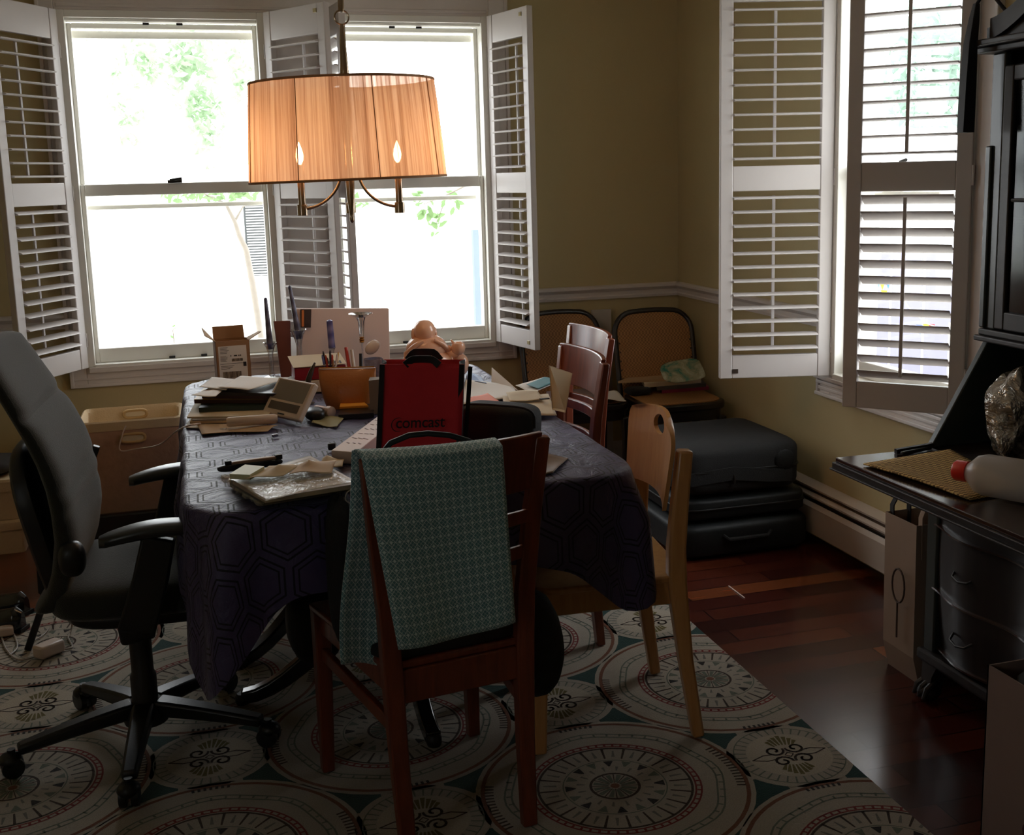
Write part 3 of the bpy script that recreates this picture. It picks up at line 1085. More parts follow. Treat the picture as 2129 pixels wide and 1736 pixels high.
# ------------------------------------------------------------------ chandelier
def shade_mat():
    t = NT('string_shade')
    tc = t.n('ShaderNodeTexCoord')
    sp = t.n('ShaderNodeSeparateXYZ'); t.l(tc.outputs['Object'], sp.inputs[0])
    ang = t.math('ARCTAN2', sp.outputs[1], sp.outputs[0])
    cb = t.n('ShaderNodeCombineXYZ')
    t.l(t.math('MULTIPLY', ang, 42.0), cb.inputs[0]); t.l(t.math('MULTIPLY', sp.outputs[2], 2.0), cb.inputs[1])
    f1 = t.noise(cb.outputs[0], 1.0, 5, 0.7)
    cb2 = t.n('ShaderNodeCombineXYZ')
    t.l(t.math('MULTIPLY', ang, 7.0), cb2.inputs[0])
    f2 = t.noise(cb2.outputs[0], 1.0, 2, 0.5)
    f = t.math('MULTIPLY_ADD', f2, 0.45, t.math('MULTIPLY', f1, 0.62))
    col = t.ramp(f, [(0.36, srgb(142, 106, 88)), (0.5, srgb(204, 172, 154)), (0.64, srgb(242, 222, 206))])
    df = t.n('ShaderNodeBsdfDiffuse'); t.l(col, df.inputs[0])
    tl = t.n('ShaderNodeBsdfTranslucent'); t.l(col, tl.inputs[0])
    m1 = t.n('ShaderNodeMixShader'); m1.inputs[0].default_value = 0.7
    t.l(df.outputs[0], m1.inputs[1]); t.l(tl.outputs[0], m1.inputs[2])
    tr = t.n('ShaderNodeBsdfTransparent'); t.l(t.mix(0.5, col, (1, 0.9, 0.8, 1)), tr.inputs[0])
    m2 = t.n('ShaderNodeMixShader')
    t.l(t.ramp(f, [(0.45, (0.02, 0.02, 0.02, 1)), (0.75, (0.26, 0.26, 0.26, 1))]), m2.inputs[0])
    t.l(m1.outputs[0], m2.inputs[1]); t.l(tr.outputs[0], m2.inputs[2])
    t.l(m2.outputs[0], t.out.inputs['Surface'])
    return t.mat


M['shade'] = shade_mat()
M['shade_band'] = plain('shade_band', srgb(190, 140, 98), 0.8, 0.1)
M['nickel'] = plain('brushed_nickel', srgb(178, 158, 136), 0.24, 0.05, metal=0.95)
M['bulb'] = emit('flame_bulb', (1.0, 0.58, 0.26, 1), 165.0)
CH = (0.430, 3.3)
ch = thing('chandelier', 'glowing drum chandelier with pleated string shade hanging over the dining table', 'chandelier', (CH[0], CH[1], 1.33))
z = lambda a: a - 1.33
sh = MB()
n = 96
pr = [(0.2715, 1.452), (0.268, 1.51), (0.263, 1.58), (0.2575, 1.65), (0.2515, 1.714)]
sh.loft([[V((r * cos(2 * pi * k / n) * (1 + 0.002 * sin(k * 2.1)), r * sin(2 * pi * k / n) * (1 + 0.002 * sin(k * 2.1)), z(h))) for k in range(n)] for r, h in pr], cap=False)
so = sh.build('shade', M['shade'], ch)
so.rotation_euler = (0, -0.02, 0)
for nm, r0, h0, h1 in (('bottom_band', 0.2722, 1.449, 1.4555), ('top_band', 0.2522, 1.711, 1.7175)):
    MB().loft([[V((r * cos(2 * pi * k / n), r * sin(2 * pi * k / n), z(h))) for k in range(n)] for r, h in ((r0, h0), (r0 + 0.0012, (h0 + h1) / 2), (r0, h1), (r0 - 0.004, h1), (r0 - 0.004, h0), (r0, h0))], cap=False).build(nm, M['shade_band'], so)
for k in range(8):
    a = 2 * pi * k / 8 + 0.17
    MB().tube([(0.2728 * cos(a), 0.2728 * sin(a), z(1.454)), (0.2528 * cos(a), 0.2528 * sin(a), z(1.712))], 0.0013, 6).build('shade_rib', M['shade_band'], so)
stem = MB().lathe([(0.001, z(1.331)), (0.0055, z(1.336)), (0.007, z(1.343)), (0.0045, z(1.35)), (0.006, z(1.356)), (0.011, z(1.40)), (0.0125, z(1.46)), (0.012, z(1.5)), (0.012, z(1.72)), (0.0135, z(1.73)), (0.0115, z(1.76)), (0.006, z(1.862)), (0.004, z(1.868))], 20)
stem.build('stem', M['nickel'], ch)
MB().tube([(0.019 * cos(2 * pi * k / 28) * 1.0, 0.004 * sin(2 * pi * k / 28) * 0, z(1.887) + 0.019 * sin(2 * pi * k / 28)) for k in range(29)], 0.0023, 8).build('hanging_ring', M['nickel'], ch)
MB().tube([(0, 0, z(1.90)), (0, 0, z(1.95)), (0, 0, z(CEIL) - 0.02)], 0.0055, 10).lathe([(0.008, z(1.9)), (0.0085, z(1.945)), (0.006, z(1.95))], 12).build('hanging_rod', M['nickel'], ch)
MB().lathe([(0.065, z(CEIL)), (0.06, z(CEIL) - 0.016), (0.02, z(CEIL) - 0.028)], 28).build('ceiling_canopy', M['nickel'], ch)
spd = MB()
for k in range(3):
    a = 2 * pi * k / 3 + 0.4
    spd.tube([(0.01 * cos(a), 0.01 * sin(a), z(1.70)), (0.249 * cos(a), 0.249 * sin(a), z(1.708))], 0.0018, 6)
spd.build('shade_spider', M['nickel'], ch)
for a in (rad(-7), rad(173), rad(83)):
    d = V((cos(a), sin(a), 0))
    pts = []
    for i in range(13):
        t = i / 12
        r = 0.022 + 0.112 * (1 - cos(t * pi / 2))
        h = 1.374 + 0.11 * (1 - sin(t * pi / 2))
        pts.append(d * r + V((0, 0, z(h))))
    ar = MB().tube(pts, 0.0042, 10).build('arm', M['nickel'], ch)
    c = d * 0.134
    MB().lathe([(0.0142, z(1.356)), (0.0142, z(1.384)), (0.0138, z(1.386)), (0.010, z(1.3862))], 18, c).build('cup', M['nickel'], ar)
    MB().lathe([(0.0100, z(1.3862)), (0.0100, z(1.492)), (0.0095, z(1.4945)), (0.005, z(1.495))], 16, c).build('candle_sleeve', M['nickel'], ar)
    MB().lathe([(0.004, z(1.496)), (0.009, z(1.505)), (0.0112, z(1.518)), (0.0085, z(1.534)), (0.0036, z(1.548)), (0.0008, z(1.556))], 14, c).build('bulb', M['bulb'], ar)

# ------------------------------------------------------------------ office chair
M['charcoal'] = plain('charcoal_fabric', srgb(34, 37, 31), 0.95, 0.12, 120, 0.4, 300, sheen=0.3)
M['black_plastic'] = plain('black_plastic', srgb(20, 21, 22), 0.4, 0.08, bump=0.08, bscale=200)
M['grey_rubber'] = plain('armrest_vinyl', srgb(46, 50, 50), 0.32, 0.08)
oc = thing('office_chair', 'charcoal swivel office chair with T-shaped arms drawn up to the table', 'chair', (-0.205, 3.026, 0), rad(-4))
# backrest: swept sections across y
prof = [(1.085, -0.246), (1.06, -0.234), (1.0, -0.204), (0.94, -0.172), (0.88, -0.142), (0.82, -0.118), (0.76, -0.102), (0.70, -0.094), (0.63, -0.092), (0.56, -0.104), (0.50, -0.125), (0.455, -0.155)]
fine = []
for (h0, xa), (h1, xb) in zip(prof[:-1], prof[1:]):
    for q in range(5): fine.append((h0 + (h1 - h0) * q / 5, xa + (xb - xa) * q / 5))
fine.append(prof[-1])
bk = MB()
rings = []
for h, x in fine:
    k = (h - 0.455) / 0.65
    half = 0.205 + 0.04 * sin(pi * min(1, k * 1.05)) - (0.02 * max(0, k - 0.9) / 0.1)
    th = 0.075 - 0.02 * k
    r = []
    for q in range(28):
        a = 2 * pi * q / 28
        cx, cy = cos(a), sin(a)
        sx = (abs(cx) ** 0.7) * (1 if cx > 0 else -1)
        sy = (abs(cy) ** 0.45) * (1 if cy > 0 else -1)
        crown = (-0.014 * (1 - sy * sy) - sum(dp_ * math.exp(-((h - hc) / 0.012) ** 2) for hc, dp_ in ((0.93, 0.012), (0.755, 0.006), (0.70, 0.006)))) if cx > 0 else 0
        r.append(V((x - th / 2 + th / 2 * sx + crown + 0.012, half * sy, h)))
    rings.append(r)
top = [V((p.x - 0.012, p.y * 0.8, 1.128)) for p in rings[0]]
rings = [[V((-0.29 + (p.x + 0.29) * 0.55, p.y * 0.72, 1.100)) for p in rings[0]]] + rings
bk.loft(rings)
bk.build('backrest', M['charcoal'], oc, sub=1)
MB().blob((-0.178, 0, 0.63), (0.034, 0.2, 0.22), (0.5, 0.6), rot=Euler((0, rad(-12), 0))).build('back_shell', M['black_plastic'], oc)
MB().blob((-0.10, -0.235, 0.60), (0.03, 0.03, 0.042), (0.8, 0.8)).build('height_knob', M['black_plastic'], oc)
MB().bar([(-0.21, 0, 0.62), (-0.215, 0, 0.46), (-0.16, 0, 0.40), (-0.02, 0, 0.395)], 0.07, 0.018, (1, 0, 0.2)).build('back_support', M['black_plastic'], oc)
MB().blob((0.055, 0, 0.475), (0.235, 0.245, 0.05), (0.4, 0.5), (40, 16)).build('seat', M['charcoal'], oc)
MB().blob((0.05, 0, 0.425), (0.2, 0.21, 0.03), (0.5, 0.5)).build('seat_pan', M['black_plastic'], oc)
MB().box((0.0, 0, 0.385), (0.22, 0.12, 0.06)).build('tilt_mechanism', M['black_plastic'], oc, bevel=0.01)
for s in (-1, 1):
    y = s * 0.282
    arm = MB().bar([(0.04, s * 0.17, 0.40), (0.03, s * 0.25, 0.398), (0.035, y, 0.43), (0.075, y, 0.55), (0.10, y, 0.648)], [0.075, 0.08, 0.085, 0.08, 0.075], [0.02, 0.024, 0.034, 0.034, 0.03], (0, s, 0.02)).build('arm_post', M['black_plastic'], oc, bevel=0.006)
    rg = []
    for k in range(17):
        t = k / 16
        x = -0.03 + 0.25 * t
        zc = 0.640 + 0.036 * sin(pi * (0.12 + 0.62 * t)) - 0.006
        w = 0.040 * (0.45 + 0.55 * sin(pi * min(1, 0.12 + t * 0.88)) ** 0.6)
        if k in (0, 16): w *= 0.5
        hgt = 0.013 + 0.004 * sin(pi * t)
        rg.append([V((x, y + w * (abs(cos(a)) ** 0.6) * (1 if cos(a) > 0 else -1), zc + hgt * (abs(sin(a)) ** 0.7) * (1 if sin(a) > 0 else -1))) for a in [2 * pi * q / 20 for q in range(20)]])
    MB().loft(rg).build('armrest', M['grey_rubber'], oc)
MB().lathe([(0.033, 0.07), (0.033, 0.2), (0.028, 0.21), (0.028, 0.36)], 20).build('gas_column', M['black_plastic'], oc)
MB().lathe([(0.055, 0.075), (0.06, 0.095), (0.05, 0.125), (0.035, 0.135)], 24).build('base_hub', M['black_plastic'], oc)
for k, deg in enumerate((193.6, 264.5, 337.5, 51, 123)):
    a = rad(deg + 4)
    d = V((cos(a), sin(a), 0))
    pts = [d * (0.03 + 0.28 * i / 8) + V((0, 0, 0.115 - 0.035 * (i / 8) ** 1.3)) for i in range(9)]
    lg = MB().bar(pts, [0.056 - 0.018 * i / 8 for i in range(9)], [0.044 - 0.018 * i / 8 for i in range(9)], (0, 0, 1)).build('base_leg', M['black_plastic'], oc, bevel=0.008)
    c = d * 0.325
    pr_ = V((-d.y, d.x, 0))
    cm = MB()
    for s in (-1, 1):
        ax = Matrix((d, V((0, 0, 1)), pr_)).transposed()
        cm.lathe([(0.012, -0.009), (0.026, -0.008), (0.0275, 0), (0.026, 0.008), (0.012, 0.009)], 20, c + pr_ * (s * 0.014) + V((0, 0, 0.0410)), 0, ax)
    cm.tube([c + V((0, 0, 0.05)), c + V((0, 0, 0.085))], 0.01, 10)
    cm.blob(c + V((0, 0, 0.058)) + d * 0.004, (0.028, 0.028, 0.02), (1, 1), (16, 8))
    cm.build('caster', M['black_plastic'], lg)
# ------------------------------------------------------------------ secretary desk with hutch
M['dark_desk'] = wood('dark_secretary_wood', srgb(20, 15, 13), srgb(36, 26, 22), 0.5, coat=0.12)
M['leaf_top'] = wood('polished_leaf', srgb(44, 30, 26), srgb(62, 42, 36), 0.16, coat=0.6)
M['green_black'] = plain('dark_green_tone', srgb(44, 50, 46), 0.35, 0.1, coat=0.2)  # greenish dark tone for corner post, slant sides and pilaster
M['old_glass'] = glass_mat('cabinet_glass', (0.30, 0.36, 0.33, 1), 0.05, 0.12)
YF, YN = 2.642, 1.55      # far and near ends
sd = thing('secretary_desk', 'dark secretary desk with glazed hutch and lowered writing leaf against the wall', 'desk', (2.05, (YF + YN) / 2, 0))
oy = (YF + YN) / 2
def dk(mb, name, m, parent=None, **k):
    mb.v = [p - V((2.05, oy, 0)) for p in mb.v]
    return mb.build(name, M[m], parent or sd, **k)
# carcass and bombe drawers
dk(MB().span((1.90, YN, 0.13), (2.224, YF - 0.012, 0.69)), 'carcass', 'dark_desk', smooth=False, bevel=0.004)
for i, (a, b) in enumerate(((0.15, 0.315), (0.32, 0.495), (0.50, 0.665))):
    mb = MB()
    rings = []
    for k in range(33):
        t = k / 32
        y = YF - 0.03 - (YF - YN - 0.06) * t
        bul = 0.028 * sin(pi * t * 3) ** 2 + 0.012 * sin(pi * t)
        row = []
        for j in range(7):
            q = j / 6
            zz = a + (b - a) * q
            row.append(V((1.888 - bul - 0.016 * sin(pi * (zz - 0.13) / 0.56), y, zz)))
        rings.append(row + [V((1.91, y, b)), V((1.91, y, a))])
    mb.loft(rings)
    dr = dk(mb, 'drawer', 'dark_desk')
    for yy in (YF - 0.2, YN + 0.25):
        mb = MB().tube([(1.85, yy + 0.04, (a + b) / 2), (1.832, yy + 0.03, (a + b) / 2 - 0.012), (1.828, yy, (a + b) / 2 - 0.018), (1.832, yy - 0.03, (a + b) / 2 - 0.012), (1.85, yy - 0.04, (a + b) / 2)], 0.0035, 8)
        mb.v = [p - V((2.05, oy, 0)) for p in mb.v]
        mb.build('drawer_pull', M['black_metal'], dr)
    mb = MB()
    rings = []
    for k in range(33):
        t = k / 32
        y = YF - 0.025 - (YF - YN - 0.05) * t
        bul = 0.028 * sin(pi * t * 3) ** 2 + 0.012 * sin(pi * t)
        x = 1.884 - bul - 0.016 * sin(pi * (a - 0.13) / 0.56)
        rings.append([V((x - 0.006, y, a - 0.005)), V((x + 0.012, y, a - 0.007)), V((x + 0.012, y, a + 0.002)), V((x - 0.006, y, a))])
    mb.loft(rings)
    dk(mb, 'drawer_bead', 'leaf_top')
dk(MB().span((1.862, YF - 0.06, 0.13), (1.9, YF - 0.012, 0.69)), 'corner_post', 'green_black', bevel=0.006)
mb = MB()
mb.span((1.845, YN, 0.105), (2.224, YF - 0.006, 0.135)).span((1.855, YN, 0.095), (2.224, YF - 0.01, 0.107))
dk(mb, 'base_moulding', 'dark_desk', smooth=False, bevel=0.006)
for yy in (YF - 0.055, YN + 0.07):
    mb = MB()
    mb.bar([(1.885, yy, 0.1), (1.868, yy, 0.065), (1.862, yy, 0.035)], [0.06, 0.045, 0.04], [0.07, 0.045, 0.04], (0, 1, 0))
    mb.blob((1.856, yy, 0.024), (0.034, 0.032, 0.023), (1, 1), (18, 10))
    for q in (-1, 0, 1):
        mb.tube([(1.862, yy + q * 0.018, 0.055), (1.834, yy + q * 0.022, 0.038), (1.823, yy + q * 0.022, 0.012)], [0.010, 0.009, 0.005], 8)
    dk(mb, 'claw_foot', 'dark_desk')
    dk(MB().span((2.16, yy - 0.02, 0.0), (2.2, yy + 0.02, 0.1)), 'rear_foot', 'dark_desk')
# writing leaf
mb = MB()
mb.span((1.58, YN + 0.02, 0.688), (1.862, YF - 0.004, 0.7))
dk(mb, 'writing_leaf', 'leaf_top', smooth=False, bevel=0.002)
mb = MB()
mb.span((1.572, YN + 0.016, 0.672), (1.86, YF, 0.688)).span((1.566, YN + 0.012, 0.667), (1.86, YF + 0.003, 0.673))
dk(mb, 'leaf_moulding', 'dark_desk', smooth=False, bevel=0.002)
dk(MB().span((1.862, YN, 0.688), (2.224, YF, 0.704)), 'desk_floor', 'dark_desk', smooth=False)
for y0, y1 in ((YF - 0.022, YF), (YN, YN + 0.022)):
    dk(MB().prism([(1.858, y0, 0.704), (2.028, y0, 0.985), (2.224, y0, 0.985), (2.224, y0, 0.704)], (0, y1 - y0, 0)), 'slant_side', 'green_black', smooth=False, bevel=0.003)
dk(MB().span((2.206, YN, 0.704), (2.224, YF, 0.985)), 'interior_back', 'dark_desk', smooth=False)
mb = MB().span((2.12, YN + 0.022, 0.80), (2.206, YF - 0.022, 0.81))
for q in range(5): mb.span((2.12, 1.8 + q * 0.16, 0.704), (2.206, 1.81 + q * 0.16, 0.985))
dk(mb, 'pigeonholes', 'dark_desk', smooth=False)
dk(MB().bar([(1.745, YF - 0.03, 0.707), (1.865, YF - 0.022, 0.712)], 0.012, 0.012, (0, 0, 1)), 'leaf_support_arm', 'black_metal')
mb = MB().span((2.0, YN - 0.01, 0.985), (2.224, YF + 0.008, 1.0)).span((2.012, YN - 0.005, 1.0), (2.224, YF + 0.004, 1.018))
dk(mb, 'waist_moulding', 'dark_desk', smooth=False, bevel=0.004)
# hutch
dk(MB().span((2.035, YF - 0.02, 1.018), (2.224, YF, 1.78)).span((2.035, YN, 1.018), (2.224, YN + 0.02, 1.78)).span((2.212, YN, 1.018), (2.224, YF, 1.78)).span((2.035, YN, 1.76), (2.224, YF, 1.78)).span((2.05, YN + 0.02, 1.3), (2.212, YF - 0.02, 1.312)).span((2.05, YN + 0.02, 1.55), (2.212, YF - 0.02, 1.562)), 'hutch_carcass', 'dark_desk', smooth=False)
mb = MB()
mb.span((2.02, YF - 0.052, 1.018), (2.04, YF, 1.735))
dk(mb, 'pilaster', 'green_black', smooth=False, bevel=0.005)
dk(MB().span((2.012, YF - 0.018, 1.02), (2.03, YF + 0.004, 1.5)), 'pilaster_strip', 'green_black', bevel=0.004)
for yb, ya in ((YF - 0.055, (YF + YN) / 2 + 0.003), ((YF + YN) / 2 - 0.003, YN + 0.055)):
    d = MB()
    d.span((2.016, yb - 0.036, 1.022), (2.036, yb, 1.70)).span((2.016, ya, 1.022), (2.036, ya + 0.036, 1.70))
    d.span((2.016, ya + 0.036, 1.022), (2.036, yb - 0.036, 1.07)).span((2.016, ya + 0.036, 1.66), (2.036, yb - 0.036, 1.70))
    do = dk(d, 'hutch_door', 'dark_desk', smooth=False, bevel=0.004)
    g = MB().span((2.026, ya + 0.03, 1.06), (2.029, yb - 0.03, 1.67))
    g.v = [p - V((2.05, oy, 0)) for p in g.v]
    g.build('door_pane', M['old_glass'], do, smooth=False)
    f = MB()
    cy, cz, ry, rz_ = (ya + yb) / 2, 1.36, 0.10, 0.17
    lp = [(2.022, cy + ry * sx, cz + rz_ * sz) for sx, sz in ((0.45, 1), (1, 0.55), (1, -0.55), (0.45, -1), (-0.45, -1), (-1, -0.55), (-1, 0.55), (-0.45, 1), (0.45, 1))]
    f.tube(lp, 0.006, 8)
    for (sx, sz, ey, ez) in ((0.45, 1, 0.06, 1.66), (-0.45, 1, -0.06, 1.66), (0.45, -1, 0.06, 1.07), (-0.45, -1, -0.06, 1.07), (1, 0, 0.2, 1.36), (-1, 0, -0.2, 1.36)):
        f.tube([(2.022, cy + ry * sx, cz + rz_ * sz), (2.022, cy + ey, ez)], 0.005, 8)
    f.v = [p - V((2.05, oy, 0)) for p in f.v]
    f.build('glazing_bars', M['dark_desk'], do)
mb = MB().span((1.99, YN - 0.02, 1.735), (2.224, YF + 0.03, 1.752)).span((1.965, YN - 0.04, 1.752), (2.224, YF + 0.048, 1.768))
dk(mb, 'cornice', 'dark_desk', smooth=False, bevel=0.004)
for sgn, yb in ((-1, YF), (1, YN)):
    mb = MB()
    for xa, xb, lo_, up_, k0 in ((1.985, 2.05, None, 0.05, 0.03), (2.0, 2.03, 1.766, 0.03, 0.0)):
        rings = []
        for k in range(19):
            t = k / 18
            y = yb + sgn * (k0 + 0.40 * t)
            zz = 1.768 + 0.26 * (t ** 1.5)
            l_ = zz if lo_ is None else lo_
            rings.append([V((xa, y, l_)), V((xa, y, zz + up_)), V((xb, y, zz + up_)), V((xb, y, l_))])
        mb.loft(rings)
    dk(mb, 'pediment_scroll', 'dark_desk')

# hanging strap at the hutch corner
mb = MB()
pts = [(1.972, YF - 0.03 + 0.04, 1.86), (1.968, YF + 0.012, 1.82), (1.960, YF + 0.012, 1.76), (1.955, YF + 0.010, 1.65), (1.952, YF + 0.008, 1.535)]
mb.bar(pts, [0.012, 0.02, 0.026, 0.032, 0.034], [0.014, 0.02, 0.026, 0.03, 0.028], (0, 1, 0))
mb.tube([(1.972, YF + 0.012, 1.855), (1.985, YF - 0.0, 1.885), (2.0, YF - 0.02, 1.875), (2.02, YF - 0.045, 1.835)], 0.005, 8)
mb = tag(mb.build('folded_umbrella', plain('umbrella_cloth', srgb(22, 22, 28), 0.6, 0.1), bevel=0.006), 'slim black folded umbrella hanging from the corner of the hutch cornice', 'umbrella')

# things on the writing leaf
LZ = 0.7012


def mat_mesh():
    t = NT('yellow_rubber_mesh')
    v = t.coord(scale=(110, 110, 110), rot=(0, 0, 0.5))
    ck = t.n('ShaderNodeTexChecker'); ck.inputs['Scale'].default_value = 1
    t.l(v, ck.inputs['Vector'])
    t.l(t.mix(ck.outputs['Fac'], srgb(216, 182, 114), srgb(120, 92, 52)), t.b.inputs['Base Color'])
    t.b.inputs['Roughness'].default_value = 0.85
    t.bump(ck.outputs['Fac'], 0.5, 0.003)
    return t.mat


M['mesh_mat'] = mat_mesh()
q = [Zp(1795, 968, LZ), Zp(1975, 938, LZ), Zp(2129, 1022, LZ), Zp(2016, 1042, LZ)]


def bil(q, u, v): return (q[0] * (1 - u) + q[1] * u) * (1 - v) + (q[3] * (1 - u) + q[2] * u) * v


mb = MB().grid(lambda u, v: bil(q, u, v) + V((0, 0, 0.004 + 0.006 * math.exp(-((u - 0.05) / 0.1) ** 2) * sin(pi * v))), 20, 14)
tag(mb.build('rubber_mat', M['mesh_mat'], thick=0.004), 'yellow woven rubber mat lying on the lowered writing leaf', 'mat')
M['red_plastic'] = plain('red_plastic', srgb(214, 50, 36), 0.35, 0.05)
p = Zp(2005, 985, LZ + 0.02)
jug = MB()
rot = Euler((0, rad(90), rad(-52)))
RM = rot.to_matrix()
M['clear_plastic'] = plain('cloudy_plastic', srgb(190, 184, 178), 0.25, 0.06)
t = NT('cloudy_plastic_bottle'); t.b.inputs['Base Color'].default_value = srgb(214, 206, 200); t.b.inputs['Roughness'].default_value = 0.3
t.b.inputs['Alpha'].default_value = 0.55
n_ = t.noise(t.coord(), 30, 3); t.bump(n_, 0.3, 0.004)
M['bottle'] = t.mat
bp = Zp(2010, 990, LZ + 0.042)
jb = thing('plastic_jug', 'cloudy plastic jug with a red cap lying on the yellow mat', 'jug', bp + V((0, 0, -0.042)))
dirn = (Zp(2129, 1010, LZ + 0.042) - bp).normalized()
ax = Matrix((V((0, 0, 1)), dirn.cross(V((0, 0, 1))), dirn)).transposed()
MB().lathe([(0.019, 0.0), (0.026, 0.010), (0.042, 0.026), (0.048, 0.045), (0.048, 0.2), (0.044, 0.21)], 26, (0, 0, 0.0525), 0, ax).build('bottle', M['bottle'], jb)
MB().lathe([(0.020, -0.030), (0.024, -0.024), (0.024, 0.002), (0.019, 0.004)], 20, (0, 0, 0.0525), 0, ax).build('cap', M['red_plastic'], jb)
t = NT('silver_foil'); t.b.inputs['Metallic'].default_value = 0.6; t.b.inputs['Roughness'].default_value = 0.22
vv = t.n('ShaderNodeTexVoronoi'); vv.inputs['Scale'].default_value = 17; t.l(t.coord(), vv.inputs['Vector'])
ns = t.noise(t.coord(), 16, 4, 0.6, 0.8)
t.l(t.ramp(ns, [(0.35, srgb(92, 78, 66)), (0.6, srgb(206, 200, 190))]), t.b.inputs['Base Color'])
t.bump(t.math('ADD', vv.outputs['Distance'], ns), 1.0, 0.03)
M['foil'] = t.mat
fb = MB().blob((0, 0, 0), (0.105, 0.055, 0.115), (0.6, 0.7), (56, 40), wob=0.10, seed=3)
fo = Yp(2105, 868, 2.36)
fb.v = [p + V((1.965, 2.37, 0.835)) for p in fb.v]
tag(fb.build('foil_bag', M['foil']), 'crinkled silver foil bag propped inside the open desk', 'bag')
tag(MB().box((1.80, 2.60, LZ + 0.0056), (0.11, 0.012, 0.010), Euler((0, 0, 0.25))).build('black_pen', M['black_plastic'], bevel=0.003), 'black pen lying near the far corner of the writing leaf', 'pen')

# paper bag standing at the end of the desk
M['kraft_pale'] = plain('pale_printed_paper', srgb(150, 128, 110), 0.8, 0.1, 14)
M['strap'] = plain('black_webbing', srgb(28, 26, 26), 0.8, 0.1)
pb = thing('paper_bag', 'pale patterned gift bag with loop handles between desk and heater', 'bag', (2.0, 2.75, 0))
mb = MB()
w0, w1, dz = 0.135, 0.15, 0.47
a = [(-w0, -0.075), (w0, -0.075), (w0, 0.075), (-w0, 0.075)]
mb.loft([[V((x * (0.86 if zz < 0.08 else 1) * (1 + 0.06 * zz), y, zz)) for x, y in a] for zz in (0.0, 0.08, 0.2, 0.35, dz)], cap=False)
mb.f.append((0, 3, 2, 1)); mb.m.append(0)
mb.build('bag_body', M['kraft_pale'], pb, smooth=False, thick=0.003)
for s in (-1, 1):
    MB().bar([(-0.12, s * 0.07, dz - 0.1), (-0.122, s * 0.07, dz + 0.02), (-0.105, s * 0.066, dz + 0.055), (-0.08, s * 0.066, dz + 0.055), (-0.066, s * 0.07, dz + 0.02), (-0.066, s * 0.07, dz - 0.1)], 0.004, 0.018, (0, 1, 0)).build('handle', M['strap'] if s > 0 else M['kraft_pale'], pb)
mb = MB()
mb.tube([(-0.155, -0.02 + 0.03 * cos(2 * pi * k / 16), 0.28 + 0.05 * sin(2 * pi * k / 16)) for k in range(17)], 0.003, 6)
mb.tube([(-0.15, -0.01, 0.23), (-0.148, -0.008, 0.12)], 0.003, 6)
mb.build('printed_motif', plain('faded_print', srgb(86, 70, 60), 0.8), pb)

# patterned box at the lower corner
M['carton_print'] = plain('white_carton', srgb(128, 108, 100), 0.8, 0.1, 8)
cb = thing('printed_carton', 'open pale carton with floral print standing near the desk front', 'box', (1.676, 1.82, 0))
mb = MB()
hx, hy, hh = 0.126, 0.14, 0.405
mb.span((-hx, -hy, 0), (-hx + 0.004, hy, hh)).span((hx - 0.004, -hy, 0), (hx, hy, hh)).span((-hx, -hy, 0), (hx, -hy + 0.004, hh)).span((-hx, hy - 0.004, 0), (hx, hy, hh)).span((-hx, -hy, 0), (hx, hy, 0.004))
mb.build('carton_body', M['carton_print'], cb, smooth=False)
fm = plain('maroon_print', srgb(74, 30, 34), 0.8)
for (x, zz, r) in ((0.06, 0.25, 0.022), (0.085, 0.235, 0.016), (0.02, 0.235, 0.010), (0.06, 0.08, 0.016), (0.09, 0.1, 0.02), (-0.02, 0.1, 0.012)):
    MB().lathe([(r, 0), (r * 0.9, 0.0012)], 12, (x - 0.1, -hy - 0.001, zz), 0, Matrix(((1, 0, 0), (0, 0, -1), (0, 1, 0)))).build('printed_flower', fm, cb)
    MB().lathe([(r, 0), (r * 0.9, 0.0012)], 12, (-hx - 0.001, x - 0.1, zz), 0, Matrix(((0, 0, -1), (1, 0, 0), (0, 1, 0)))).build('printed_flower', fm, cb)
tag(MB().blob((1.676, 1.82, 0.37), (0.115, 0.125, 0.075), (0.7, 0.9), (28, 14), wob=0.06, seed=5).build('dark_cloth_bundle', plain('dark_olive_cloth', srgb(32, 32, 26), 0.9, 0.1)), 'dark bundle of cloth stuffed into the printed carton', 'cloth')

# ------------------------------------------------------------------ luggage pile
M['nylon'] = plain('black_nylon', srgb(25, 25, 25), 0.85, 0.12, 60, 0.35, 260)
M['leather_blk'] = plain('black_leatherette', srgb(26, 29, 30), 0.55, 0.1, 40, 0.2, 90, spec=0.3)


def luggage(name, label, c, r, m, zip_z=None, rz=0.0, e=(0.22, 0.3)):
    t = thing(name, label, 'suitcase', (c[0], c[1], c[2] - r[2]), rz, None)
    MB().blob((0, 0, r[2]), r, e, (52, 22), wob=0.006, seed=int(c[2] * 100)).build('shell', M[m], t)
    if zip_z is not None:
        k = 1.004
        pts = []
        for i in range(61):
            a = 2 * pi * i / 60
            sp = lambda x: (abs(x) ** e[0]) * (1 if x >= 0 else -1)
            pts.append((r[0] * sp(cos(a)) * k, r[1] * sp(sin(a)) * k, zip_z))
        MB().tube(pts, 0.004, 6).build('zipper', M['black_metal'], t)
    return t


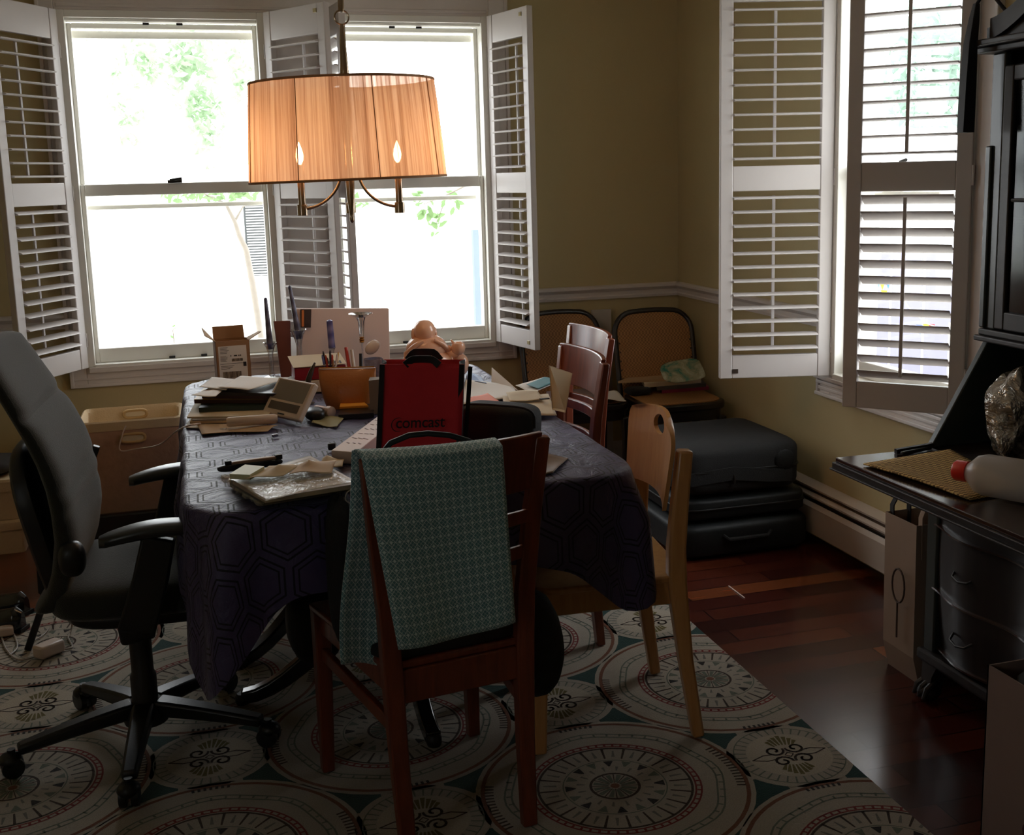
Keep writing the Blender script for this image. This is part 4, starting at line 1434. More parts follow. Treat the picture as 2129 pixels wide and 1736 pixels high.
lu = luggage('duffel_bag', 'black leatherette bag at the bottom of the luggage pile', (1.94, 4.15, 0.072), (0.28, 0.29, 0.07), 'leather_blk')
MB().tube([(-0.1, -0.287, 0.09), (-0.08, -0.30, 0.075), (0.08, -0.30, 0.075), (0.1, -0.287, 0.09)], 0.008, 8).build('handle', M['nylon'], lu)
lu = luggage('soft_suitcase', 'flat black suitcase sandwiched in the middle of the luggage pile', (1.95, 4.15, 0.189), (0.265, 0.27, 0.047), 'leather_blk', 0.05)
lu = luggage('soft_suitcase', 'large black fabric suitcase lying on top of the luggage pile by the heater', (1.935, 4.13, 0.338), (0.25, 0.25, 0.1), 'nylon', 0.098)
MB().tube([(-0.05, -0.252, 0.098), (-0.046, -0.262, 0.07), (-0.048, -0.262, 0.05)], 0.005, 8).build('zip_pull', M['black_metal'], lu)
MB().bar([(-0.22, -0.246, 0.075), (-0.05, -0.258, 0.09), (0.1, -0.258, 0.068), (0.2, -0.25, 0.06)], 0.006, 0.05, (0, 0, 1)).build('pocket_flap', M['nylon'], lu)
MB().lathe([(0.036, -0.004), (0.042, 0.0), (0.036, 0.004)], 24, (0.17, -0.252, 0.12), 0, Matrix(((1, 0, 0), (0, 0, 1), (0, 1, 0)))).build('corner_guard', M['leather_blk'], lu)

# ------------------------------------------------------------------ storage on the left
M['linen'] = plain('linen_liner', srgb(200, 176, 140), 0.9, 0.06, 60, 0.3, 200)
M['bin_cloth'] = plain('brown_quilted_cloth', srgb(166, 130, 106), 0.9, 0.16, 34, 0.5, 50)
tag(MB().span((-0.47, 4.80, 0.0), (-0.09, 5.16, 0.157)).build('low_bench', M['black_wood'], smooth=False, bevel=0.01), 'low black bench under the lined storage bin', 'bench')
sb = thing('storage_bin', 'fabric storage bin with linen liner and cut-out handles below the back window', 'storage bin', (-0.29, 4.97, 0.158))
bin_ = MB()
bw, bd, bh = 0.192, 0.155, 0.365
ring = lambda f, zz: [V((x, y, zz)) for x, y in rrect(bw * f, bd * f, 0.03, 5)]
bin_.loft([ring(0.93, 0.0), ring(0.95, 0.06), ring(0.99, 0.28), ring(1.0, bh)], cap=False)
bin_.f.append(tuple(range(24))[::-1]); bin_.m.append(0)
bin_.build('bin_body', M['bin_cloth'], sb, thick=0.006)
ln = MB().loft([ring(1.03, bh - 0.03), ring(1.035, bh + 0.004), ring(1.0, bh + 0.01), ring(0.95, bh - 0.004), ring(0.92, bh - 0.26)], cap=False)
ln.build('liner', M['linen'], sb)
for s in (-1, 1):
    hp = [(0.005 + 0.045 * cx, s * (bd + 0.0085) if s < 0 else bd * 0.965 - 0.012, bh - 0.075 + 0.016 * cz + (0.052 if s > 0 else 0.012)) for cx, cz in [((abs(cos(a)) ** 0.45) * (1 if cos(a) > 0 else -1), (abs(sin(a)) ** 0.7) * (1 if sin(a) > 0 else -1)) for a in [2 * pi * k / 32 for k in range(33)]]]
    MB().tube(hp, 0.006, 8).build('handle_rim', plain('tan_webbing', srgb(186, 154, 104), 0.8), sb)
    MB().prism([V(p) * 1.0 for p in hp[:-1]], (0, 0.002 * s, 0)).build('handle_slot', plain('pale_lining', srgb(206, 190, 160), 0.9), sb)
st_ = [('woven_basket', 'beige lidded basket at the bottom of the stack behind the office chair', 0.0, 0.14), ('woven_basket', 'beige lidded basket on top of its twin behind the office chair', 0.142, 0.165)]
for nm, lb, zb_, hh in st_:
    t = thing(nm, lb, 'basket', (-0.93, 5.08, zb_), 0, 'stacked beige baskets')
    MB().loft([[V((x, y, zz)) for x, y in rrect(0.2 * f, 0.15 * f, 0.02, 4)] for f, zz in ((0.96, 0.0), (1, hh * 0.7))]).build('basket_body', M['linen'], t, smooth=False)
    MB().loft([[V((x, y, zz)) for x, y in rrect(0.206 * f, 0.156 * f, 0.02, 4)] for f, zz in ((1, hh * 0.7 + 0.001), (1, hh - 0.01), (0.97, hh))]).build('lid', M['linen'], t, smooth=False)
tag(MB().blob((-0.92, 5.06, 0.347), (0.17, 0.12, 0.04), (0.7, 0.8), wob=0.05, seed=9).build('folded_jacket', plain('dark_grey_cloth', srgb(60, 58, 56), 0.9)), 'dark grey folded jacket on the upper beige basket', 'jacket')
# shoes, pole, adapter, cords
M['patent'] = plain('black_patent', srgb(16, 18, 26), 0.14, 0.05, coat=0.6)
for (x, y, rz, lb) in ((-0.735, 4.20, 2.6, 'glossy black shoe on the rug edge, the one nearer the window'), (-0.735, 4.03, 2.75, 'glossy black shoe on the rug, the one nearer the power adapter')):
    t = thing('dress_shoe', lb, 'shoe', (x, y, 0.0140), rz, 'pair of black shoes')
    mb = MB()
    rings = []
    for k in range(13):
        f = k / 12
        w = 0.036 * (0.75 + 0.35 * sin(pi * f) ** 0.7) * (1 if 0 < k < 12 else 0.55)
        hh = 0.075 - 0.045 * f ** 0.8
        hh *= (1 if 0 < k < 12 else 0.7)
        rings.append([V((-0.12 + 0.25 * f, w * cos(a), 0.012 + hh * max(0, sin(a)) ** 0.8)) for a in [pi * q / 10 for q in range(11)]] + [V((-0.12 + 0.25 * f, -w * 0.5, 0.012)), V((-0.12 + 0.25 * f, w * 0.5, 0.012))])
    mb.loft(rings)
    mb.build('upper', M['patent'], t)
    MB().prism([(-0.125, -0.027, 0), (-0.04, -0.03, 0), (0.06, -0.038, 0), (0.12, -0.024, 0), (0.132, 0, 0), (0.12, 0.024, 0), (0.06, 0.038, 0), (-0.04, 0.03, 0), (-0.125, 0.027, 0)], (0, 0, 0.012)).build('sole', M['black_plastic'], t)
a, b = Zp(58, 1350, 0.0145), Yp(112, 1190, 3.78)
d = (b - a)
tag(MB().bar([a, b, a + d * 2.6], 0.022, 0.022, (0, 1, 0)).build('black_pole', M['black_plastic'], bevel=0.003), 'black square pole standing on the rug behind the office chair back', 'pole')
M['white_plastic'] = plain('white_plastic', srgb(206, 188, 176), 0.4, 0.04)
c = Zp(103, 1362, 0.014)
tag(MB().box(c + V((0, 0, 0.022)), (0.085, 0.05, 0.04), Euler((0, 0, 0.75))).build('power_adapter', M['white_plastic'], bevel=0.008), 'white power adapter brick lying on the rug under the office chair', 'adapter')
c2 = Zp(8, 1322, 0.014)
tag(MB().box(c2 + V((0, 0, 0.016)), (0.06, 0.04, 0.03), Euler((0, 0, 0.2))).build('plug_adapter', M['white_plastic'], bevel=0.006), 'small white plug on the rug next to the black shoes', 'adapter')


def cord(name, label, pts, r, m):
    # catmull-rom through points
    P_ = [V(p) for p in pts]
    out = []
    for i in range(len(P_) - 1):
        p0, p1, p2, p3 = P_[max(0, i - 1)], P_[i], P_[i + 1], P_[min(len(P_) - 1, i + 2)]
        for k in range(8):
            t = k / 8
            out.append(0.5 * ((2 * p1) + (p2 - p0) * t + (2 * p0 - 5 * p1 + 4 * p2 - p3) * t * t + (3 * p1 - p0 - 3 * p2 + p3) * t ** 3))
    out.append(P_[-1])
    return tag(MB().tube(out, r, 6).build(name, M[m]), label, 'cord')


M['cord_grey'] = plain('grey_cord', srgb(150, 140, 130), 0.5)
fl = lambda x, y: Zp(x, y, 0.017)
cord('power_cable', 'pale cord trailing over the rug from the adapter to the shoes', [fl(85, 1360), fl(40, 1372), fl(10, 1345), fl(4, 1305), fl(26, 1315), fl(36, 1345), fl(20, 1362)], 0.003, 'cord_grey')
cord('power_cable', 'grey cord looping over the rug from the adapter up under the chair seat', [fl(125, 1352), fl(150, 1345), fl(142, 1325), fl(150, 1300), Yp(143, 1290, 3.45), Yp(137, 1262, 3.25)], 0.0026, 'cord_grey')
cord('charging_cable', 'thin cable running across the rug medallion beside the adapter', [fl(70, 1332), fl(95, 1315), fl(115, 1285), Yp(118, 1275, 3.5), Yp(122, 1262, 3.3)], 0.0022, 'cord_grey')
cord('charging_cable', 'white cable drooping from the table papers over the bin handle', [Zp(420, 880, TZ + 0.004), Zp(388, 886, TZ + 0.006), Yp(362, 900, 4.3), Yp(330, 925, 4.6), Yp(285, 933, 4.77), Yp(250, 936, 4.79), Yp(254, 905, 4.79), Yp(262, 885, 4.80)], 0.0028, 'white_plastic')
tag(MB().bar([Zp(1515, 1218, 0.0022), Zp(1548, 1243, 0.0022)], 0.004, 0.002, (0, 0, 1)).build('drinking_straw', M['white_plastic']), 'thin white straw lying on the cherry floor past the rug', 'straw')
# ------------------------------------------------------------------ things on the table
T0 = TZ + 0.0035      # resting height on the cloth
paper_w = plain('white_paper', srgb(214, 208, 200), 0.75, 0.03, 8)
paper_c = plain('cream_paper', srgb(204, 188, 160), 0.8, 0.04, 8)
paper_k = plain('kraft_paper', srgb(176, 146, 108), 0.85, 0.06, 20)
paper_g = plain('grey_paper', srgb(150, 142, 136), 0.8, 0.05, 8)
salmon = plain('salmon_card', srgb(226, 128, 96), 0.7, 0.04)
bluep = plain('pale_blue_paper', srgb(120, 146, 190), 0.6, 0.18, 40)
teal_p = plain('teal_print', srgb(60, 120, 130), 0.6, 0.3, 26)
ink = plain('black_ink', srgb(30, 28, 28), 0.6)
cardb = plain('corrugated_card', srgb(150, 112, 78), 0.85, 0.06, 30)
cardb_in = plain('card_inside', srgb(196, 172, 146), 0.85, 0.04, 30)


def sheet(name, label, q, m, z=None, wave=0.003, seed=0, thick=0.0008, group=None, cat='paper', tip=None, parent=None, nu=14, nv=10):
    """sheet of paper from four corner points; gentle waves; tip lifts corners"""
    rnd = random.Random(seed)
    a, b = rnd.uniform(0, 6), rnd.uniform(0, 6)
    q = [V(p) for p in q]

    def fn(u, v):
        p = bil(q, u, v)
        k = wave * (1 + sin(u * 5 + a) * cos(v * 4 + b))
        if tip:
            for (cu, cv, h) in tip:
                k += h * max(0, 1 - math.hypot(u - cu, v - cv) / 0.6) ** 2
        return p + V((0, 0, k))
    o = MB().grid(fn, nu, nv).build(name, m, thick=thick)
    return tag(o, label, cat, group)


def zq(px, z): return [Zp(x, y, z) for x, y in px]


def pile_item(name, label, px, z, th, m, cat, group=None, m2=None):
    """flat book / envelope: px = four corner pixels of the underside on plane z"""
    q = zq(px, z)
    n = (q[1] - q[0]).cross(q[2] - q[0])
    if n.z < 0: q = q[::-1]
    mb = MB()
    mb.prism(q, (0, 0, th))
    ms = [m]
    if m2:
        c = sum(q, V()) / 4
        mb.prism([c + (p - c) * 0.985 + V((0, 0, th * 0.14)) for p in q], (0, 0, th * 0.72), 1) if False else None
        ms = [m, m2]
        # page block shows on the sides
        for i in range(2, 6): mb.m[i] = 1
        mb.prism([p + V((0, 0, th)) for p in q], (0, 0, 0.0015)); mb.prism([p - V((0, 0, 0.0000)) for p in q], (0, 0, 0.0012))
    return tag(mb.build(name, ms, smooth=False), label, cat, group)


G = 'papers piled on the near left of the table'
zz = T0
pages = plain('book_pages', srgb(190, 172, 144), 0.85, 0.06, 60)
sheet('paper_sheet', 'white sheet poking out under the paper pile at the table edge', zq([(384, 890), (470, 893), (490, 862), (398, 866)], zz), paper_w, wave=0.0006, seed=1)
zz += 0.003
pile_item('envelope', 'kraft envelope at the bottom of the paper pile', [(395, 881), (560, 878), (585, 846), (412, 852)], zz, 0.006, paper_k, 'envelope'); zz += 0.0065
pile_item('envelope', 'grey envelope second from the bottom of the paper pile', [(400, 876), (555, 872), (580, 842), (408, 850)], zz, 0.005, paper_g, 'envelope'); zz += 0.0055
pile_item('envelope', 'printed cream envelope sticking out of the paper pile over the grey one', [(389, 870), (556, 868), (580, 838), (405, 842)], zz, 0.005, paper_c, 'envelope'); zz += 0.0055
pile_item('folder', 'dark green folder in the middle of the paper pile', [(414, 857), (562, 852), (585, 826), (428, 834)], zz, 0.014, plain('dark_green_card', srgb(36, 52, 44), 0.5, 0.1), 'folder'); zz += 0.0145
pile_item('book', 'yellow-spined brown book in the paper pile', [(404, 839), (566, 838), (590, 812), (424, 815)], zz, 0.012, plain('mustard_cover', srgb(170, 130, 40), 0.5, 0.08), 'book', None, plain('brown_pages', srgb(84, 52, 36), 0.7, 0.2, 40)); zz += 0.0140
pile_item('magazine', 'dark maroon magazine near the top of the paper pile', [(420, 828), (570, 830), (596, 800), (436, 805)], zz, 0.012, plain('maroon_cover', srgb(70, 30, 32), 0.4, 0.25, 20), 'magazine'); zz += 0.0125
pile_item('magazine', 'black glossy magazine on top of the paper pile', [(440, 822), (586, 824), (612, 798), (452, 802)], zz, 0.009, plain('glossy_black_cover', srgb(40, 32, 34), 0.3, 0.3, 16), 'magazine'); zz += 0.0098
sheet('paper_sheet', 'white letter hanging over the outer corner of the paper pile', zq([(398, 824), (448, 826), (468, 808), (440, 804)], zz), paper_w, wave=0.002, seed=4)
zz += 0.0052
sheet('paper_sheet', 'pale folded letter on the paper pile in front of the cardboard box', zq([(414, 806), (470, 812), (500, 790), (440, 786)], zz), paper_w, wave=0.002, seed=5)
zz += 0.0054
sheet('paper_sheet', 'long white sheet with a drooping tip on top of the paper pile', zq([(452, 806), (516, 812), (604, 786), (500, 784)], zz), paper_w, wave=0.002, seed=6)
PILE = zz

# cardboard carton with shipping label
bq = [Zp(453, 802, T0), Zp(524, 790, T0)]
bx = thing('cardboard_box', 'small open cardboard box with a white shipping label standing on the table', 'box', (bq[0] + bq[1]) / 2)
bx.rotation_euler = (0, 0, 0.10)
w, dpt, h = 0.118, 0.075, 0.152
mb = MB()
hw = w / 2
mb.span((-hw, 0, 0), (hw, 0.003, h)).span((-hw, dpt - 0.003, 0), (hw, dpt, h)).span((-hw, 0, 0), (-hw + 0.003, dpt, h)).span((hw - 0.003, 0, 0), (hw, dpt, h)).span((-hw, 0, 0), (hw, dpt, 0.003))
mb.build('box_body', cardb, bx, smooth=False)
MB().slab([(-hw + 0.002, dpt - 0.002, h), (hw - 0.006, dpt - 0.002, h), (hw - 0.008, dpt + 0.006, h + 0.045), (-hw + 0.002, dpt + 0.006, h + 0.045)], 0.003).build('flap', cardb, bx, smooth=False)
MB().slab([(-hw, 0.004, h), (-hw, dpt - 0.004, h), (-hw - 0.036, dpt - 0.008, h + 0.044), (-hw - 0.034, 0.008, h + 0.022)], 0.003).build('flap', cardb_in, bx, smooth=False)
MB().slab([(hw, 0.004, h), (hw, dpt - 0.004, h), (hw + 0.044, dpt - 0.008, h + 0.020), (hw + 0.044, 0.008, h + 0.026)], 0.003).build('flap', cardb_in, bx, smooth=False)
MB().span((-hw + 0.008, -0.0008, 0.012), (hw - 0.012, 0, h - 0.018)).build('shipping_label', paper_w, bx, smooth=False)
mb = MB()
rnd = random.Random(4)
for k in range(5): mb.span((-hw + 0.014, -0.0014, 0.128 - k * 0.005), (-hw + 0.014 + rnd.uniform(0.022, 0.045), -0.0007, 0.1294 - k * 0.005))
for k in range(6): mb.span((-hw + 0.014, -0.0014, 0.098 - k * 0.0036), (-hw + 0.014 + rnd.uniform(0.016, 0.026), -0.0007, 0.0990 - k * 0.0036))
x = -0.006
while x < hw - 0.028:
    ww = rnd.choice((0.0007, 0.0012, 0.0018)); mb.span((x, -0.0014, 0.078), (x + ww, -0.0007, 0.088)); x += ww + rnd.choice((0.0008, 0.0013))
for k, xx in enumerate((-0.010, 0.002, 0.006, 0.010, 0.018, 0.024)): mb.span((xx, -0.0014, 0.096), (xx + 0.0032, -0.0007, 0.1005))
mb.span((-hw + 0.012, -0.0014, 0.070), (hw - 0.020, -0.0007, 0.0712)).span((hw - 0.026, -0.0014, 0.058), (hw - 0.015, -0.0007, 0.074))
for k in range(3): mb.span((-hw + 0.014, -0.0014, 0.062 - k * 0.005), (-hw + 0.014 + rnd.uniform(0.026, 0.06), -0.0007, 0.0634 - k * 0.005))
x = -hw + 0.020
while x < hw - 0.035:
    ww = rnd.choice((0.0007, 0.0012, 0.002)); mb.span((x, -0.0014, 0.019), (x + ww, -0.0007, 0.042)); x += ww + rnd.choice((0.0008, 0.0014))
mb.build('label_print', ink, bx, smooth=False)

# candlesticks and tapers
M['crystal'] = glass_mat('crystal_glass', (0.94, 0.96, 0.97, 1), 0.5, 0.06)
M['gold'] = plain('gold_collar', srgb(176, 120, 50), 0.3, 0.1, metal=0.8)


def taper_mat(a, b):
    t = NT('dipped_taper')
    v = t.coord(scale=(1, 1, 1), rot=(0, 0.35, 0))
    w = t.n('ShaderNodeTexWave'); w.bands_direction = 'Z'; w.inputs['Scale'].default_value = 7; w.inputs['Distortion'].default_value = 2.5
    t.l(v, w.inputs['Vector'])
    t.l(t.mix(w.outputs['Fac'], a, b), t.b.inputs['Base Color'])
    t.b.inputs['Roughness'].default_value = 0.35
    return t.mat


M['taper_grey'] = taper_mat(srgb(72, 72, 96), srgb(112, 112, 136))
M['taper_blue'] = taper_mat(srgb(84, 84, 150), srgb(140, 138, 190))


def taper(label, a, b, r0, r1, m):
    a, b = V(a), V(b)
    pts = [a + (b - a) * (k / 6) for k in range(7)]
    return tag(MB().tube(pts + [b + (b - a).normalized() * 0.004], [r0 + (r1 - r0) * k / 6 for k in range(7)] + [r1 * 0.4], 14).build('taper_candle', M[m]), label, 'candle')


def stick(label, p, prof, gold=None):
    t = thing('glass_candlestick', label, 'candlestick', p, 0, 'glass candlesticks')
    MB().lathe(prof, 24, cap=False).build('glass_body', M['crystal'], t)
    if gold: MB().lathe(gold, 20).build('gold_collar', M['gold'], t)
    return t


cupp = [(0.0, 0.0), (0.034, 0.001), (0.034, 0.004), (0.012, 0.012), (0.0085, 0.03), (0.0095, 0.06), (0.0085, 0.09), (0.012, 0.104), (0.017, 0.118), (0.026, 0.132), (0.0255, 0.133), (0.014, 0.122), (0.0112, 0.108), (0.0, 0.107)]
p1 = Zp(566, 787, T0)
tp = Yp(552, 621, p1.y)
stick('crystal candlestick holding the grey taper next to the cardboard box', p1, cupp)
taper('tall grey dipped taper candle next to the cardboard box', p1 + V((0, 0, 0.1085)), tp, 0.0125, 0.006, 'taper_grey')
p2 = Zp(626, 788, T0)
h2 = Yp(620, 685, p2.y).z - p2.z
k2 = h2 / 0.133
prof2 = [(r * 1.15, z_ * k2) for r, z_ in cupp]
stick('crystal candlestick with a leaning violet taper in front of the white board', p2, prof2)
t2 = Yp(602, 596, p2.y)
taper('tall violet-grey taper leaning sideways in front of the white board', p2 + V((0.003, 0, 0.1085 * k2)), t2, 0.0125, 0.006, 'taper_grey')
p3 = V((Yp(690, 720, 4.2).x, 4.2, T0))
h3 = Yp(690, 722, p3.y).z
stick('low glass candle holder hidden behind the red box, blue candle in it', p3, [(0.0, 0.0), (0.03, 0.001), (0.03, 0.004), (0.008, 0.012), (0.008, h3 - T0 - 0.012), (0.014, h3 - T0), (0.0136, h3 - T0 + 0.001), (0.0, h3 - T0 - 0.004)])
taper('short blue candle stub in front of the white board', (p3.x, p3.y, h3 - 0.002), Yp(685, 667, p3.y), 0.0125, 0.011, 'taper_blue')
p4 = V((Yp(752, 700, 4.16).x, 4.16, T0))
H4 = Yp(750, 652, p4.y).z - T0
stick('tall empty glass candlestick with flared rim and gold collar', p4, [(0.0, 0.0), (0.036, 0.001), (0.034, 0.005), (0.006, 0.014), (0.0032, 0.03), (0.0032, H4 * 0.52), (0.006, H4 * 0.56), (0.008, H4 * 0.66), (0.0125, H4 * 0.88), (0.018, H4 * 0.945), (0.043, H4), (0.0425, H4 + 0.0012), (0.017, H4 * 0.955), (0.011, H4 * 0.88), (0.0, H4 * 0.66)],
      [(0.0062, H4 * 0.55), (0.0095, H4 * 0.56), (0.007, H4 * 0.577), (0.0098, H4 * 0.595), (0.007, H4 * 0.613), (0.0095, H4 * 0.63), (0.0062, H4 * 0.645)])

# brown panel and white board leaning at the window end
b1 = [Zp(583, 786, T0), Zp(604, 783, T0)]
yb = b1[0].y
tag(MB().slab([Yp(584, 786, yb), Yp(606, 783, yb), Yp(603, 667, yb + 0.03), Yp(568, 668, yb + 0.03)], 0.02).build('wooden_box', plain('red_brown_card', srgb(104, 50, 38), 0.6, 0.08), smooth=False, bevel=0.002), 'tall red-brown box standing between the two crystal candlesticks and the window', 'box')
yw = 4.335
wbd = thing('white_board', 'large blank white carton leaning at the window end with a dark picture corner', 'box', (0.52, yw, T0))
qs = [Yp(618, 782, yw), Yp(808, 766, yw + 0.02), Yp(805, 640, yw + 0.03), Yp(612, 641, yw + 0.01)]
qs[0].z = qs[1].z = T0
mb = MB().slab([p - V((0.52, yw, T0)) for p in qs[::-1]], -0.03)
mb.build('board_panel', plain('blank_carton', srgb(206, 182, 170), 0.6, 0.02), wbd, smooth=False, bevel=0.003)
pq = [Yp(625, 681, yw - 0.040), Yp(646, 681, yw - 0.040), Yp(647, 643, yw - 0.030), Yp(624, 643, yw - 0.032)]
MB().slab([p - V((0.52, yw, T0)) for p in pq[::-1]], -0.004).build('printed_picture', plain('dark_picture', srgb(52, 42, 44), 0.35, 0.3, 60), wbd, smooth=False)
pq = [Yp(627, 679, yw - 0.047), Yp(632, 679, yw - 0.047), Yp(632, 645, yw - 0.038), Yp(627, 645, yw - 0.038)]
MB().slab([p - V((0.52, yw, T0)) for p in pq[::-1]], -0.003).build('orange_strip', plain('orange_print', srgb(196, 112, 58), 0.4), wbd, smooth=False)

# red and white box behind the pouch
yr = 4.02
rb = thing('gift_box', 'red and white lidded box behind the leather pouch', 'box', (0.42, yr, T0))
def rel(pts, t): return [V(p) - V(t.location) for p in pts]
a, b = Zp(605, 800, T0), Zp(720, 790, T0)
fl_ = lambda px, py, y: Yp(px, py, y)
y0_ = 3.93
q = [fl_(612, 795, y0_), fl_(722, 790, y0_ + 0.03), fl_(720, 765, y0_ + 0.03), fl_(602, 772, y0_)]
q[0].z = q[1].z = T0
mb = MB()
base_h = 0.05
bx0, bx1, by0, by1 = 0.285, 0.455, 3.93, 4.06
mb.span((bx0, by0, T0), (bx1, by1, T0 + 0.04))
mb.v = rel(mb.v, rb)
mb.build('box_base', paper_w, rb, smooth=False, bevel=0.002)
mb = MB().span((bx0 + 0.01, by0 + 0.01, T0 + 0.042), (bx1 + 0.012, by1 + 0.005, T0 + 0.085))
mb.v = rel(mb.v, rb)
mb.build('red_lid', plain('crimson_card', srgb(140, 22, 40), 0.45, 0.08), rb, smooth=False, bevel=0.002)
mb = MB().slab([V((bx0 + 0.006, by0 + 0.006, T0 + 0.087)), V((bx1 + 0.014, by0 + 0.006, T0 + 0.089)), V((bx1 + 0.01, by1 + 0.02, T0 + 0.106)), V((bx0 + 0.0, by1 + 0.02, T0 + 0.106))], 0.002)
mb.v = rel(mb.v, rb)
mb.build('white_sleeve', paper_c, rb, smooth=False)
mb = MB()
for k in range(5): mb.box((bx1 - 0.04 + 0.009 * k, by0 + 0.03 + 0.006 * (k % 2), T0 + 0.0945 + 0.0015 * (k % 2)), (0.006, 0.03, 0.001), Euler((0.14, 0, 0)))
mb.v = rel(mb.v, rb)
mb.build('sleeve_print', ink, rb, smooth=False)
# jar of pencils and pens
jp = Zp(688, 812, T0)
jar = thing('pencil_jar', 'short glass jar crammed with pencils behind the leather pouch', 'jar', jp)
MB().lathe([(0.0, 0), (0.026, 0.001), (0.028, 0.006), (0.028, 0.085), (0.027, 0.085), (0.026, 0.008), (0, 0.006)], 22, cap=False).build('jar_body', M['crystal'], jar)
rnd = random.Random(11)
pcs = [srgb(180, 60, 50), srgb(200, 150, 70), srgb(40, 40, 48), srgb(150, 110, 80), srgb(90, 100, 150), srgb(210, 200, 190), srgb(60, 90, 70)]
pmats = [plain('pencil_paint', c, 0.4) for c in pcs]
for k in range(11):
    a = k * 2.4
    r = 0.006 + 0.012 * ((k * 0.37) % 1)
    base = V((jp.x + 0.5 * r * cos(a), jp.y + 0.5 * r * sin(a), T0 + 0.008))
    topp = V((jp.x + 2.0 * r * cos(a), jp.y + 1.2 * r * sin(a), T0 + rnd.uniform(0.105, 0.145)))
    tag(MB().tube([base, base + (topp - base) * 0.93, topp], [0.0034, 0.0034, 0.0012], 6).build('pencil', pmats[k % 7]), 'pencil standing in the crowded glass jar behind the pouch', 'pencil', 'pencils in the jar')
for (px0, py0, px1, py1, c, lb) in ((734, 800, 719, 722, srgb(190, 70, 60), 'red pen leaning behind the right end of the leather pouch'), (742, 800, 731, 727, srgb(214, 204, 194), 'white pen leaning next to the red pen behind the pouch'), (752, 805, 750, 735, srgb(30, 30, 34), 'black marker standing behind the pouch below the tall glass candlestick')):
    a = Zp(px0, py0 + 16, T0)
    tag(MB().tube([a + V((0, 0, 0.007)), Yp(px1, py1, a.y + 0.02)], [0.0065, 0.0055], 10).build('pen', plain('pen_body', c, 0.35)), lb.replace('right end', 'far end'), 'pen')
pl_ = thing('ceramic_mug', 'blue and white patterned cup lying among the pens by the white carton', 'cup', Zp(778, 790, T0))
MB().lathe([(0.0, 0.0), (0.024, 0.001), (0.03, 0.02), (0.033, 0.05), (0.034, 0.078), (0.032, 0.078), (0.03, 0.05), (0.026, 0.02), (0, 0.006)], 24, cap=False).build('cup_body', plain('blue_white_glaze', srgb(150, 150, 172), 0.25, 0.5, 60, coat=0.5), pl_)
tag(MB().blob(Yp(774, 722, pl_.location.y) , (0.022, 0.012, 0.03), (1, 1), rot=Euler((0, 0.9, 0.2))).build('ceramic_spoon', plain('white_glaze', srgb(214, 200, 190), 0.25, 0.04, coat=0.4)), 'white ceramic spoon bowl poking up from the blue patterned cup', 'spoon')
# leather pouch
M['tan_leather'] = plain('tan_leather', srgb(172, 108, 48), 0.42, 0.12, 20, 0.2, 120, coat=0.15)
po = [Zp(676, 852, T0), Zp(768, 850, T0)]
pc = (po[0] + po[1]) / 2
pt = thing('leather_pouch', 'slouchy tan leather pouch in the middle of the table', 'pouch', pc)
mb = MB()
rings = []
dirx = (po[1] - po[0]).normalized()
diry = V((-dirx.y, dirx.x, 0))
if diry.y < 0: diry = -diry
hw0 = (po[1] - po[0]).length / 2
topz = Yp(715, 768, pc.y).z - T0
for k in range(13):
    t = k / 12
    hw_ = hw0 * (1 + 0.30 * sin(min(1, t * 1.15) * pi / 2))
    dp = 0.03 * (1 - t) ** 0.7 + 0.006 + 0.012 * sin(pi * t)
    rings.append([dirx * (hw_ * (abs(cos(a)) ** 0.6) * (1 if cos(a) > 0 else -1)) + diry * (0.035 + dp * (abs(sin(a)) ** 0.8) * (1 if sin(a) > 0 else -1)) + V((0, 0, topz * t + (0.004 * cos(a * 2) * t - 0.006 * t * cos(a) ** 2))) for a in [2 * pi * q / 30 for q in range(30)]])
mb.loft(rings)
mb.build('pouch_body', M['tan_leather'], pt)
MB().tube([dirx * (hw0 * 1.25 * (-1 + 2 * k / 10)) + diry * 0.028 + V((0, 0, topz + 0.001 - 0.006 * (1 - 2 * k / 10) ** 2 * 0)) for k in range(11)], 0.0022, 6).build('zipper', M['gold'], pt)
# wine glass / goblet stem lying against the pouch: dark metal bottle opener
gp = Zp(640, 838, T0)
tag(MB().lathe([(0.022, 0.0), (0.02, 0.003), (0.004, 0.012), (0.0035, 0.05)], 18, gp).tube([gp + V((0, 0, 0.04)), gp + V((0.006, 0.0, 0.075)), gp + V((0.016, 0, 0.1)), gp + V((0.03, 0, 0.13))], [0.006, 0.009, 0.008, 0.003], 10).build('silver_stand', plain('tarnished_silver', srgb(88, 80, 72), 0.3, 0.2, metal=0.8)), 'tarnished silver stand leaning on the leather pouch behind the display', 'stand')
tag(MB().blob(Zp(655, 872, T0) + V((0, 0, 0.0185)), (0.03, 0.045, 0.018), (0.7, 0.8)).build('black_mouse', M['black_plastic']), 'black rounded gadget between the display and the leather pouch', 'gadget')
